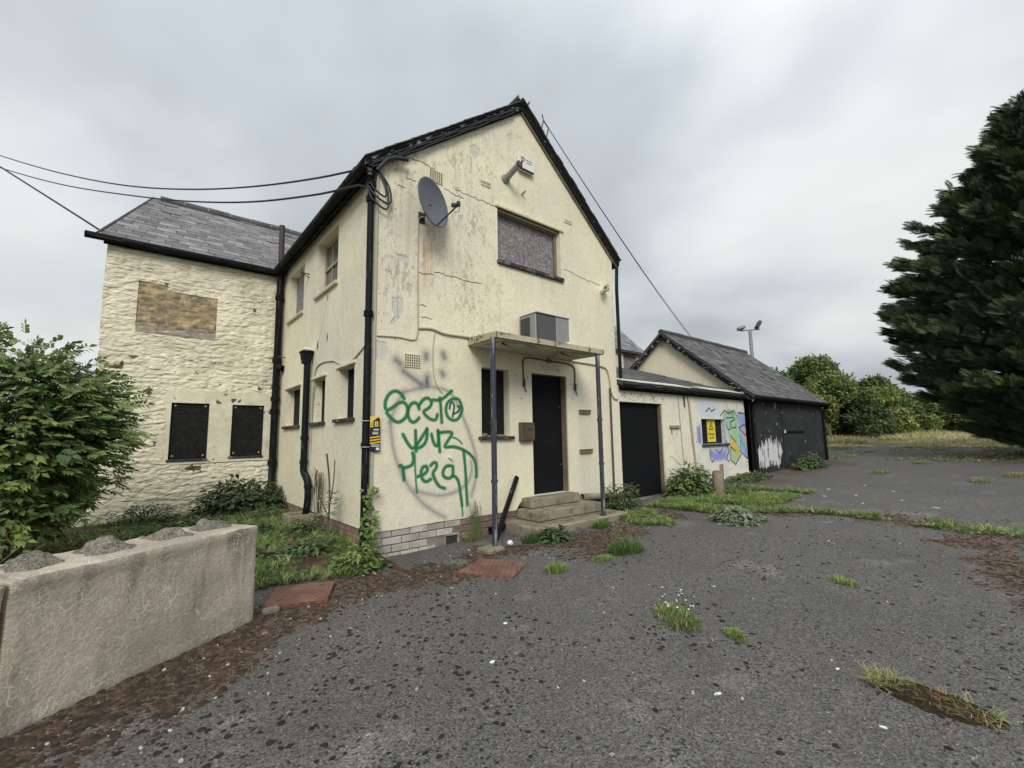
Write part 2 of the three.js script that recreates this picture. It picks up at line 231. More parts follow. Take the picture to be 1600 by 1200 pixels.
M.bandPaint = std({ map: M.rubble.map, bumpMap: rep(M.grit, 1.5), bumpScale: 0.008, roughness: 0.92 });
M.bareStone = [0, 1, 2].map((i) => std({ map: rep(plain(530 + i * 5, [0.71, 0.65, 0.63][i], [0.635, 0.58, 0.575][i], [0.50, 0.475, 0.49][i], 0.34, 6), 2), bumpMap: rep(M.grit, 2), bumpScale: 0.018, roughness: 1 }));
M.greyStone = std({ map: rep(plain(550, 0.60, 0.575, 0.53, 0.3, 6), 2), bumpMap: M.grit, bumpScale: 0.012, roughness: 1 });

// strokes of the painted writing, wall metres
const GREEN = [[[0.41,1.91],[0.36,1.99],[0.26,2.01],[0.17,1.93],[0.14,1.81],[0.17,1.74],[0.24,1.78],[0.33,1.85],[0.41,1.87],[0.47,1.79],[0.45,1.67],[0.35,1.59],[0.25,1.62],[0.17,1.72]],[[0.63,1.78],[0.61,1.86],[0.52,1.86],[0.47,1.78],[0.46,1.69],[0.51,1.60],[0.58,1.60],[0.63,1.66]],[[0.63,1.83],[0.68,1.91],[0.77,1.94],[0.83,1.87],[0.78,1.79],[0.68,1.75],[0.75,1.67],[0.83,1.63],[0.90,1.64],[0.91,1.71]],[[0.84,1.91],[0.94,1.90],[1.04,1.96],[1.14,2.05]],[[0.95,1.94],[0.97,1.77],[0.98,1.60]],[[1.32,1.79],[1.29,1.93],[1.18,1.95],[1.07,1.89],[1.04,1.78],[1.07,1.67],[1.18,1.62],[1.28,1.67],[1.32,1.79]],[[0.40,1.44],[0.46,1.33],[0.54,1.24],[0.61,1.31],[0.75,1.51]],[[0.58,1.49],[0.58,1.35],[0.59,1.22]],[[0.62,1.26],[0.70,1.28],[0.76,1.40],[0.75,1.51]],[[0.82,1.44],[0.84,1.34],[0.90,1.26],[0.94,1.35],[0.92,1.49]],[[0.92,1.48],[0.95,1.20]],[[0.95,1.46],[1.18,1.49],[1.10,1.37],[1.00,1.25],[1.16,1.27],[1.33,1.22],[1.47,1.14],[1.56,1.02],[1.56,0.82]],[[0.36,1.04],[0.41,1.07],[0.42,0.86]],[[0.41,1.01],[0.47,1.02],[0.54,1.04],[0.56,1.13],[0.54,1.20]],[[0.62,0.89],[0.70,0.90],[0.77,0.96],[0.745,1.02],[0.685,1.01],[0.66,0.93],[0.685,0.84],[0.75,0.80],[0.81,0.84]],[[0.81,1.02],[0.85,1.07],[0.91,1.04],[0.89,0.97],[0.83,0.92],[0.89,0.80],[0.95,0.72],[1.03,0.70]],[[1.16,0.99],[1.07,1.02],[1.00,0.95],[1.00,0.86],[1.10,0.82],[1.17,0.87],[1.16,0.99]],[[1.16,0.86],[1.24,0.84],[1.28,0.65],[1.31,0.44]],[[1.34,1.20],[1.37,0.95],[1.38,0.71],[1.40,0.44]],[[1.31,0.23],[1.38,0.21],[1.48,0.27]]];
const GREEN_THIN = [[[0.57,1.18],[0.58,0.87],[0.61,0.68]],[[1.16,1.39],[1.25,1.38],[1.31,1.30]],[[1.31,0.44],[1.32,0.30]]];
const INNER = [[[1.107,1.797],[1.116,1.866],[1.152,1.897],[1.188,1.845],[1.174,1.768],[1.156,1.684]],[[1.242,1.831],[1.269,1.840],[1.283,1.817],[1.265,1.770],[1.215,1.735],[1.165,1.722]]];
const OVAL = [[[0.22,1.62],[0.25,1.27],[0.39,0.92],[0.56,0.67],[0.78,0.45],[1.04,0.31]],[[0.40,1.99],[0.67,2.08],[0.93,2.09],[1.16,2.02],[1.33,1.68],[1.45,1.44],[1.53,1.19],[1.59,0.99],[1.54,0.75],[1.47,0.56]],[[0.58,0.71],[0.86,0.61],[1.13,0.61],[1.38,0.71],[1.50,0.90],[1.47,1.04]],[[0.40,2.00],[0.26,1.75],[0.22,1.60]]];
const SPLASH = [[[0.29,2.41],[0.35,2.37]],[[0.40,2.27],[0.53,2.19],[0.66,2.11]],[[0.75,2.22],[0.75,2.15]],[[0.73,2.53],[0.73,2.48]],[[1.00,2.57],[1.02,2.52]],[[0.98,2.30],[1.00,2.27]]];
const MURAL = [[[9.33,1.81],[9.46,1.98],[9.70,1.90],[10.02,1.99],[10.19,1.82],[10.20,1.67],[10.16,1.11],[10.25,0.81],[9.89,0.56],[9.61,0.70],[9.61,1.17],[9.52,1.62]],[[10.21,1.93],[10.37,1.98],[10.66,1.92],[10.99,1.90],[11.05,1.68],[11.01,1.14],[10.97,0.77],[10.59,0.70],[10.21,0.90],[10.21,1.42]],[[9.71,1.32],[9.94,1.16],[10.18,0.90],[9.93,0.76],[9.70,1.04]],[[10.80,1.68],[11.01,1.46],[11.00,1.09],[10.78,0.88],[10.69,1.25]],[[8.01,1.47],[8.15,1.66],[8.19,1.47],[8.18,1.20],[7.92,1.16]],[[8.55,1.00],[9.32,1.03],[9.55,1.17],[9.62,0.92],[9.37,0.69],[8.65,0.68]],[[8.11,2.24],[8.72,2.21],[9.26,2.01],[9.17,1.80],[8.28,1.80],[8.03,1.98]]];
const MURAL_LINES = [[[9.23,1.84],[9.46,1.98],[9.70,1.90],[10.02,1.99],[10.19,1.82]],[[9.54,1.78],[9.96,1.80],[10.04,1.75],[9.74,1.67],[9.77,1.52],[10.06,1.53],[10.07,1.62]],[[9.52,1.62],[9.60,1.47],[9.71,1.49]],[[9.71,1.32],[9.99,1.15]],[[9.67,1.04],[9.95,0.91]],[[9.69,1.02],[9.61,0.70],[9.89,0.56],[10.25,0.81]],[[10.24,1.93],[10.66,1.92],[10.99,1.90]],[[10.23,1.52],[10.61,1.62],[10.70,1.49],[10.64,1.31],[10.28,1.49]],[[10.26,1.18],[10.21,0.90],[10.59,0.70],[10.94,0.77]],[[10.80,1.68],[11.01,1.46]],[[9.45,1.17],[9.57,0.92],[9.38,0.74],[9.53,0.66]],[[8.55,1.00],[8.55,0.77],[8.63,0.68],[8.71,0.74]],[[8.85,0.99],[9.04,0.89],[9.21,0.98]],[[8.49,1.92],[8.65,2.02],[8.76,1.93],[8.95,2.00]]];
const CRACKS = [[[0.28,4.84],[0.39,4.84]],[[0.41,5.00],[0.55,4.99]],[[1.02,5.05],[1.19,5.03],[1.36,5.02]],[[1.21,5.12],[1.44,5.10],[1.69,5.10],[2.00,5.09]],[[0.62,3.67],[0.84,3.69]],[[0.85,3.74],[1.09,3.73],[1.36,3.72],[1.68,3.74]],[[3.54,4.41],[4.01,4.35],[4.57,4.32]],[[0.43,5.31],[0.67,5.32],[0.86,5.29]],[[0.63,3.22],[0.72,3.21]],[[0.66,3.05],[0.81,3.04]]];
const PEELA = [[[0.22,3.25],[0.37,3.26],[0.35,3.13],[0.27,3.06],[0.32,3.00],[0.24,2.88],[0.20,2.90],[0.26,3.01],[0.22,3.10]],[[0.26,3.86],[0.42,3.88],[0.46,3.82],[0.37,3.81]],[[0.01,2.64],[0.15,2.63],[0.18,2.52],[0.11,2.39],[0.02,2.41]]];
const PEELB = [[[1.48,5.95],[1.59,6.01],[1.68,5.97],[1.64,5.84],[1.55,5.75]],[[2.23,6.46],[2.35,6.56],[2.35,6.42],[2.27,6.38]],[[0.29,3.29],[0.37,3.25],[0.37,3.07],[0.30,2.96]],[[0.28,3.85],[0.45,3.86],[0.46,3.80],[0.31,3.77]]];


// gable wall paint: render, patches of lost paint, cracks and the sprayed writing
M.gable = paintWall(-0.05, 0.15, 5.1, 7.15, 230, creamBase(601, (X, Y) => {
  const a = sstep(2.6, 3.6, Y) * (1 - sstep(5.6, 6.2, Y)) * (Math.exp(-Math.pow((X - 0.35) / 0.4, 2)) + Math.exp(-Math.pow((X - 1.55) / 0.45, 2))); return clamp(0.12 + 0.65 * a + 0.28 * sstep(2.8, 4, Y) * fbm(X, Y, 3, 609));
}), (x) => {
  for (const p of [...PEELA, ...PEELB]) { blob(x, p, 'rgba(92,86,74,0.6)'); blob(x, p.map(([a, b]) => [a + 0.006, b - 0.008]), 'rgb(206,202,192)'); }
  const r = rng(77); // flakes at the corner and under the window
  for (let i = 0; i < 260; i++) { const a = r() < 0.5 ? r() * 0.35 : 1.3 + r() * 0.6, b = 2.6 + r() * 2.6, s = 0.006 + 0.02 * r() * r(); blob(x, [[a, b], [a + s, b + s * 0.4], [a + s * 0.7, b - s * 1.2]], r() < 0.55 ? 'rgba(96,88,70,0.65)' : 'rgba(214,209,196,0.8)'); }
  for (let i = 0; i < 26; i++) { const a = 0.66 + 0.16 * r(), b = 4.25 - r() * 0.2; stroke(x, [[a, b], [a + 0.01, b - 0.25 - 0.5 * r()]], 0.012 + 0.03 * r(), 'rgba(164,98,44,0.055)', false); }
  blob(x, [[2.30, 2.42], [2.62, 2.40], [2.63, 1.95], [2.33, 1.99]], 'rgba(222,217,203,0.75)'); blob(x, [[2.93, 2.62], [3.33, 2.60], [3.36, 2.48], [2.92, 2.50]], 'rgba(214,209,196,0.85)'); blob(x, [[3.58, 2.35], [3.84, 2.38], [3.86, 1.98], [3.62, 2.00]], 'rgba(222,217,203,0.85)');
  for (const [a, b] of [[2.34, 2.36], [2.6, 2.36], [2.45, 2.0], [2.95, 2.56], [3.3, 2.53], [3.62, 2.3], [3.8, 2.3], [3.66, 2.04]]) { x.beginPath(); x.fillStyle = 'rgba(40,34,28,0.8)'; x.arc(a, b, 0.012, 0, 7); x.fill(); }
  for (const s of OVAL) { spray(x, s, 0.045, '112,110,108', 0.56); }
  for (const s of SPLASH) spray(x, s, s.length > 2 ? 0.075 : 0.085, '52,56,72', 0.55);
  for (const s of GREEN_THIN) spray(x, s, 0.026, '32,112,66', 0.8);
  for (const s of GREEN) spray(x, s, 0.042, '24,104,58');
  for (const s of INNER) spray(x, s, 0.026, '22,64,52');
  for (let i = 0; i < 9; i++) { const a = 0.72 + 0.06 * r(), b = 2.2 - 0.1 * r(); stroke(x, [[a, b], [a, b - 0.1 * r()]], 0.008, 'rgba(40,42,60,0.7)', false); }
}, (xb, x) => {
  for (const s of CRACKS) { const r = rng(Math.round(s[0][0] * 991)); const pts = []; for (let i = 0; i + 1 < s.length; i++) for (let k = 0; k < 6; k++) pts.push([lerp(s[i][0], s[i + 1][0], k / 6), lerp(s[i][1], s[i + 1][1], k / 6) + (r() - 0.5) * 0.025]); pts.push(s[s.length - 1]); stroke(xb, pts, 0.016, '#202020', false); stroke(x, pts, 0.012, 'rgba(62,54,44,0.85)', false); }
  for (const p of [...PEELA, ...PEELB]) blob(xb, p, '#606060');
}, 611);
M.sideWall = paintWall(-5.0, 0.1, 5.05, 5.2, 200, creamBase(641, () => 0.26), (x) => {
  const r = rng(31); for (let i = 0; i < 90; i++) { const a = -5 + 5 * r(), b = 0.3 + 4.7 * r(), s = 0.005 + 0.014 * r(); blob(x, [[a, b], [a + s, b + s * 0.4], [a + s * 0.7, b - s * 1.2]], 'rgba(96,88,70,0.6)'); }
  for (const [a, b, s] of [[-1.95, 3.05, 0.05], [-2.45, 3.0, 0.06], [-1.98, 3.72, 0.04]]) blob(x, [[a, b], [a + s, b + s * 1.4], [a + s * 1.3, b - s], [a + s * 0.4, b - s * 2]], 'rgba(52,46,38,0.9)');
  for (let i = 0; i < 60; i++) { const a = -4.9 + 4.8 * r(), b = 3.5 * r() + 1.4; stroke(x, [[a, b], [a + 0.01, b - 0.2 - 0.5 * r()]], 0.01 + 0.02 * r(), 'rgba(110,100,78,0.06)', false); }
}, (xb, x) => { const pts = [[-1.97, 3.7], [-2.03, 3.5], [-2.2, 3.3], [-2.35, 3.05]]; stroke(xb, pts, 0.014, '#303030'); stroke(x, pts, 0.008, 'rgba(80,70,56,0.7)'); }, 651);
M.leanWall = paintWall(4.9, -0.1, 6.0, 2.65, 220, creamBase(661, () => 0.36, [230, 224, 204]), (x) => {
  const r = rng(41); x.save(); x.globalAlpha = 0.5; for (let i = 0; i < 420; i++) { const a = 7.95 + 2.6 * r(), b = 0.35 + 1.8 * r(), s = 0.05 + 0.16 * r(); if (a > 9.6 && r() < 0.6) continue; x.beginPath(); x.fillStyle = ['rgba(206,212,226,0.30)', 'rgba(226,226,222,0.35)', 'rgba(186,196,222,0.22)'][i % 3]; x.ellipse(a, b, s * 0.5, s, r(), 0, 7); x.fill(); } x.restore();
  const cols = ['rgba(150,190,142,0.7)', 'rgba(150,164,214,0.75)', 'rgba(232,180,74,0.85)', 'rgba(236,200,104,0.7)', 'rgba(156,160,212,0.65)', 'rgba(160,172,216,0.6)', 'rgba(200,210,226,0.7)'];
  MURAL.forEach((p, i) => blob(x, p, cols[i]));
  spray(x, [[9.52, 1.85], [9.5, 1.5], [9.45, 1.15], [9.5, 0.85]], 0.16, '150,160,214', 0.4); spray(x, [[10.3, 1.8], [10.55, 1.7]], 0.2, '120,140,214', 0.35); spray(x, [[10.05, 1.6], [10.05, 1.1], [10.1, 0.9]], 0.13, '140,190,140', 0.4); spray(x, [[10.85, 1.5], [10.9, 0.95]], 0.1, '232,180,70', 0.5); spray(x, [[9.75, 1.6], [9.9, 1.75]], 0.1, '110,180,180', 0.4);
  spray(x, [[10.25, 1.3], [10.45, 1.05], [10.6, 0.8]], 0.16, '110,176,190', 0.7); spray(x, [[10.5, 1.5], [10.62, 1.15]], 0.1, '226,178,70', 0.8); spray(x, [[9.7, 1.95], [9.95, 1.9]], 0.14, '110,170,120', 0.7); spray(x, [[8.6, 0.9], [8.9, 0.75], [9.3, 0.85]], 0.16, '120,130,200', 0.6); spray(x, [[8.05, 1.5], [8.1, 1.2]], 0.14, '120,130,205', 0.7);
  for (const s of MURAL_LINES) stroke(x, s, 0.036, 'rgba(58,72,88,0.9)', false);
  for (let i = 0; i < 130; i++) { const a = 6.6 + 4.1 * r(), b = 0.2 + 2.1 * r(), s = 0.008 + 0.03 * r() * r(); blob(x, [[a, b], [a + s, b + s * 0.8], [a + s * 0.7, b - s * 1.4]], r() < 0.6 ? 'rgba(70,62,50,0.75)' : 'rgba(226,222,212,0.8)'); }
  for (let i = 0; i < 40; i++) { const a = 5.05 + 1.6 * r(), b = 2.08 + 0.2 * r(), s = 0.02 + 0.05 * r(); blob(x, [[a, b], [a + s, b + s * 0.5], [a + s, b - s * 0.5]], 'rgba(90,82,66,0.45)'); }
}, (xb, x) => { for (const s of [[[9.55, 2.3], [9.66, 1.95]], [[10.25, 2.3], [10.2, 1.95]], [[6.75, 0.9], [7.0, 0.85], [7.2, 0.6]]]) { stroke(xb, s, 0.016, '#303030'); stroke(x, s, 0.012, 'rgba(70,62,52,0.8)'); } }, 671);
M.garageGable = paintWall(-5.2, 2.2, 5.6, 2.7, 120, creamBase(681, () => 0.18), () => {}, () => {}, 691);
M.garageDoor = (() => { // black paint, flaked to white primer on the left leaf
  const m = dtex(1200, 512, (u, v, o) => {
    const X = u * 6, Y = v * 2.2, g = 0.9 + 0.25 * fbm(X * 6, Y * 6, 4, 701), s = fbm(X * 3, Y * 3, 4, 704) - 0.5; let r = 0.165 * g + 0.10 * s, b = 0.185 * g + 0.11 * s;
    const z = Math.exp(-Math.pow((X - 1.15) / 0.95, 4)) * (1 - sstep(0.6, 1.45, Y)) * sstep(0.08, 0.3, Y), p = sstep(0.685, 0.70, fbm(X * 17, Y * 3.2, 5, 707) * 0.75 + 0.46 * z), q = sstep(0.79, 0.82, fbm(X * 12, Y * 9, 4, 711));
    const w = Math.max(p, q * 0.7); o[0] = lerp(r, 0.82, w); o[1] = lerp(r * 1.04, 0.82, w); o[2] = lerp(b, 0.82, w);
  });
  return std({ map: m, bumpMap: rep(M.grit, 4, 2), bumpScale: 0.004, roughness: 0.68 });
})();

// ---------- ground ----------
const hBase = (x) => { const s = x < 35 ? x : 35 + 10 * (1 - Math.exp(-(x - 35) / 10)); return 0.0135 * ((s - 1) + Math.sqrt((s - 1) * (s - 1) + 4)) - 0.03; };
const hG = (x, z) => hBase(x) - 0.055 * Math.exp(-((x - 0.75) ** 2 / 1.3 + (z - 0.1) ** 2 / 0.6)) + 0.02 * (fbm(x * 0.45 + 50, z * 0.45 + 50, 3, 801) - 0.5);
function distPath(x, z, P) { let m = 1e9; for (let i = 0; i + 1 < P.length; i++) { const [ax, az] = P[i], [bx2, bz] = P[i + 1], t = clamp(((x - ax) * (bx2 - ax) + (z - az) * (bz - az)) / ((bx2 - ax) ** 2 + (bz - az) ** 2)); m = Math.min(m, Math.hypot(x - ax - t * (bx2 - ax), z - az - t * (bz - az))); } return m; }
const MOSS_LINE = [[-3.4, 2.75], [-2.45, 2.12], [-1.6, 1.66], [-0.9, 1.15], [-0.1, 0.75], [0.75, 0.72], [1.9, 1.15], [3.3, 1.35], [4.6, 1.15], [5.9, 1.1]];
const STRIP = [[5.2, 1.35], [5.7, 2.2], [6.25, 3.0], [6.2, 3.9], [6.0, 4.7], [5.9, 5.4], [5.6, 7], [5.5, 10]];
function mossAt(x, z) { // moss and silt lying on the tarmac: 0..1
  const n = fbm(x * 1.6 + 30, z * 1.6 + 30, 4, 811), f = fbm(x * 7 + 30, z * 7 + 30, 3, 815), d = distPath(x, z, MOSS_LINE), e = distPath(x, z, STRIP);
  let m = 1.15 * (1 - sstep(0.06, 0.5, d + (n - 0.5) * 1.2)); m = Math.max(m, 0.9 * (1 - sstep(0.1, 0.55, e + (n - 0.5) * 0.9)));
  for (const [a, b, r] of [[3.75, 5.1, 0.55], [5.1, 4.6, 0.5], [4.4, 4.95, 0.42], [3.0, 5.3, 0.3], [12.2, 0.75, 1.1], [15, 0.7, 1.0], [9.6, 0.7, 0.7], [7.3, 0.9, 1.0], [2.4, 1.5, 0.5], [0.4, 1.15, 0.4], [20, 3.4, 2.2], [17.6, 5, 2.2], [1.0, 4.9, 0.16]]) m = Math.max(m, 1 - sstep(r * 0.45, r * 1.1, Math.hypot(x - a, z - b) + (n - 0.5) * r * 1.6));
  return clamp(m * sstep(0.28, 0.52, f + 0.35 * m - 0.12));
}
function gridLines(a, b, fine0, fine1, step, grow) { const o = []; for (let v = fine0; v <= fine1 + 1e-6; v += step) o.push(v); let s = step; for (let v = fine1 + s; v < b; s *= grow, v += s) o.push(v); o.push(b); s = step; for (let v = fine0 - s; v > a; s *= grow, v -= s) o.unshift(v); o.unshift(a); return o; }
{
  const xs = gridLines(-14, 27, -3.2, 7.4, 0.04, 1.1), zs = gridLines(-14, 34, 0.1, 5.6, 0.04, 1.1), P = [], Cc = [], U = [], I = [];
  zs.forEach((z, j) => xs.forEach((x, i) => {
    P.push(x, hG(x, z), z); U.push(x / 1.9, z / 1.9);
    const m = mossAt(x, z), n = fbm(x * 0.7 + 9, z * 0.7 + 9, 4, 821), lg = sstep(0.735, 0.775, fbm(x * 2.2 + 70, z * 2.2 + 70, 4, 825) + 0.2 * (1 - sstep(0.3, 1.1, Math.hypot(x - 3.7, z - 5.0))) + 0.19 * (1 - sstep(0.1, 0.75, distPath(x, z, MOSS_LINE.slice(5))))), b = 0.92 + 0.24 * (n - 0.5);
    const pale = 1 + 0.4 * lg * (1 - m); let r = b * pale, g = b * pale, bl = b * pale;
    const f = 0.75 + 0.6 * fbm(x * 18, z * 18, 2, 829); r = lerp(r, 0.86 * f, m * 0.8); g = lerp(g, 0.58 * f, m * 0.8); bl = lerp(bl, 0.40 * f, m * 0.8);
    Cc.push(r, g, bl);
    if (i && j) { const k = j * xs.length + i; I.push(k - xs.length - 1, k - 1, k, k - xs.length - 1, k, k - xs.length); }
  }));
  const g = new THREE.BufferGeometry(); g.setAttribute('position', new THREE.Float32BufferAttribute(P, 3)); g.setAttribute('color', new THREE.Float32BufferAttribute(Cc, 3)); g.setAttribute('uv', new THREE.Float32BufferAttribute(U, 2)); g.setIndex(I); g.computeVertexNormals();
  struct(obj('tarmac_car_park', g, M.tarmac));
  const xs2 = gridLines(-320, 330, -16, 60, 2, 1.25), zs2 = gridLines(-330, 330, -30, 30, 3, 1.25), P2 = [], U2 = [], I2 = [];
  zs2.forEach((z, j) => xs2.forEach((x, i) => { P2.push(x, hBase(x) - (x > -15 && x < 27.5 && z > -15 && z < 35 ? 0.12 : 0.0), z); U2.push(x, z); if (i && j) { const k = j * xs2.length + i; I2.push(k - xs2.length - 1, k - 1, k, k - xs2.length - 1, k, k - xs2.length); } }));
  const g2 = new THREE.BufferGeometry(); g2.setAttribute('position', new THREE.Float32BufferAttribute(P2, 3)); g2.setAttribute('uv', new THREE.Float32BufferAttribute(U2, 2)); g2.setIndex(I2); g2.computeVertexNormals();
  struct(obj('ground', g2, M.ground));
}
// earth bed between the block wall and the house
const bedEdge = [[-9, 1.2], [-3.2, 1.35], [-2.3, 0.95], [-1.6, 0.55], [-1.15, 0.42], [-0.75, 0.5], [-0.45, 0.62], [-0.15, 0.55], [0.0, 0.3]];
const bedZ = (x) => { for (let i = 0; i + 1 < bedEdge.length; i++) if (x >= bedEdge[i][0] && x <= bedEdge[i + 1][0]) return lerp(bedEdge[i][1], bedEdge[i + 1][1], (x - bedEdge[i][0]) / (bedEdge[i + 1][0] - bedEdge[i][0])); return bedEdge[0][1]; };
const hBed = (x, z) => hG(x, z) + 0.012 + 0.07 * sstep(0, 1.2, bedZ(x) - z) * (0.6 + 0.8 * fbm(x * 2 + 20, z * 2 + 20, 3, 841)) - 0.02 * (1 - sstep(0, 0.1, bedZ(x) - z));
{
  const P = [], U = [], I = [], nx = 120, nz = 70;
  for (let j = 0; j <= nz; j++) for (let i = 0; i <= nx; i++) { const x = lerp(-9, 0.04, Math.pow(i / nx, 0.6)), zt = bedZ(x) + 0.1 * (fbm(x * 6 + 40, 3, 3, 845) - 0.5), z = lerp(-9, zt, Math.pow(j / nz, 0.55)); P.push(x, hBed(x, z), z); U.push(x * 0.8, z * 0.8); if (i && j) { const k = j * (nx + 1) + i; I.push(k - nx - 2, k - 1, k, k - nx - 2, k, k - nx - 1); } }
  const g = new THREE.BufferGeometry(); g.setAttribute('position', new THREE.Float32BufferAttribute(P, 3)); g.setAttribute('uv', new THREE.Float32BufferAttribute(U, 2)); g.setIndex(I); g.computeVertexNormals(); struct(obj('earth_bed', g, M.soil));
}

// ---------- roofs of slates ----------
// laid between a lower edge a..b (world) and an upper edge at the same x; slope goes towards -z for dir = -1
function slateRoof(parent, x0, x1, zE, yE, zR, yR, w, course, mats, seed, skewL, keep, nameRest, miss = 0.01) {
  const r = rng(seed), L = Math.hypot(zR - zE, yR - yE), n = Math.round(L / course), ang = Math.atan2(yR - yE, Math.abs(zR - zE)), s = Math.sign(zR - zE), rest = mats.map(() => []);
  const base = new THREE.BoxGeometry(1, 1, 1), under = []; const p0 = rootOf(parent).position; const own = [];
  for (let k = 0; k < n; k++) {
    const t = (k + 0.5) / n, zc = lerp(zE, zR, t), yc = lerp(yE, yR, t), xl = x0 + (skewL ? skewL * t : 0); let x = xl - (k % 2) * w * 0.5;
    while (x < x1) {
      const ww = w * (0.93 + 0.14 * r()), a = Math.max(x, xl), b = Math.min(x + ww, x1), q = r(), q2 = r(), q3 = r(); x += ww; if (b - a < 0.05) continue; if (q2 < miss) continue;
      const len = course * 1.45 * (0.97 + 0.06 * q), wd = b - a - 0.006 - 0.006 * q3, lift = 0.011 + 0.006 * q3 + (q2 > 0.97 ? 0.012 : 0), mi = Math.floor(q * mats.length) % mats.length;
      const mk = () => { const g = cbox(wd, 0.009, len, 0, 0, 0, 0.002); g.rotateY((q3 - 0.5) * 0.025 + (q2 > 0.985 ? 0.08 : 0)); g.rotateX(s < 0 ? ang - 0.035 : -(ang - 0.035)); const nY = Math.cos(ang), nZ = Math.sin(ang) * -s; g.translate((a + b) / 2, yc + nY * lift + course * 0.2 * Math.sin(ang), zc + nZ * lift + s * course * 0.2 * Math.cos(ang)); return uvBox(g, 1, q * 7, q2 * 5); };
      if (keep && keep((a + b) / 2, zc)) wobj('slate', mk(), mats[mi], parent); else rest[mi].push(mk());
    }
  }
  rest.forEach((l, i) => { if (l.length) { const m = wobj(nameRest, l, mats[i], parent); m.userData.kind = 'stuff'; } });
}
// flat slab under the slates
function slab(x0, x1, zE, yE, zR, yR, t, skewL = 0) {
  const q = [[x0, yE, zE], [x1, yE, zE], [x1, yR, zR], [x0 + skewL, yR, zR]], lo = q.map(([x, y, z]) => [x, y - t, z]), P = [], f = (a, b, c, d) => P.push(...a, ...b, ...c, ...a, ...c, ...d);
  f(q[0], q[1], q[2], q[3]); f(lo[3], lo[2], lo[1], lo[0]); for (let i = 0; i < 4; i++) { const j = (i + 1) % 4; f(lo[i], lo[j], q[j], q[i]); } return uvBox(flat(P));
}
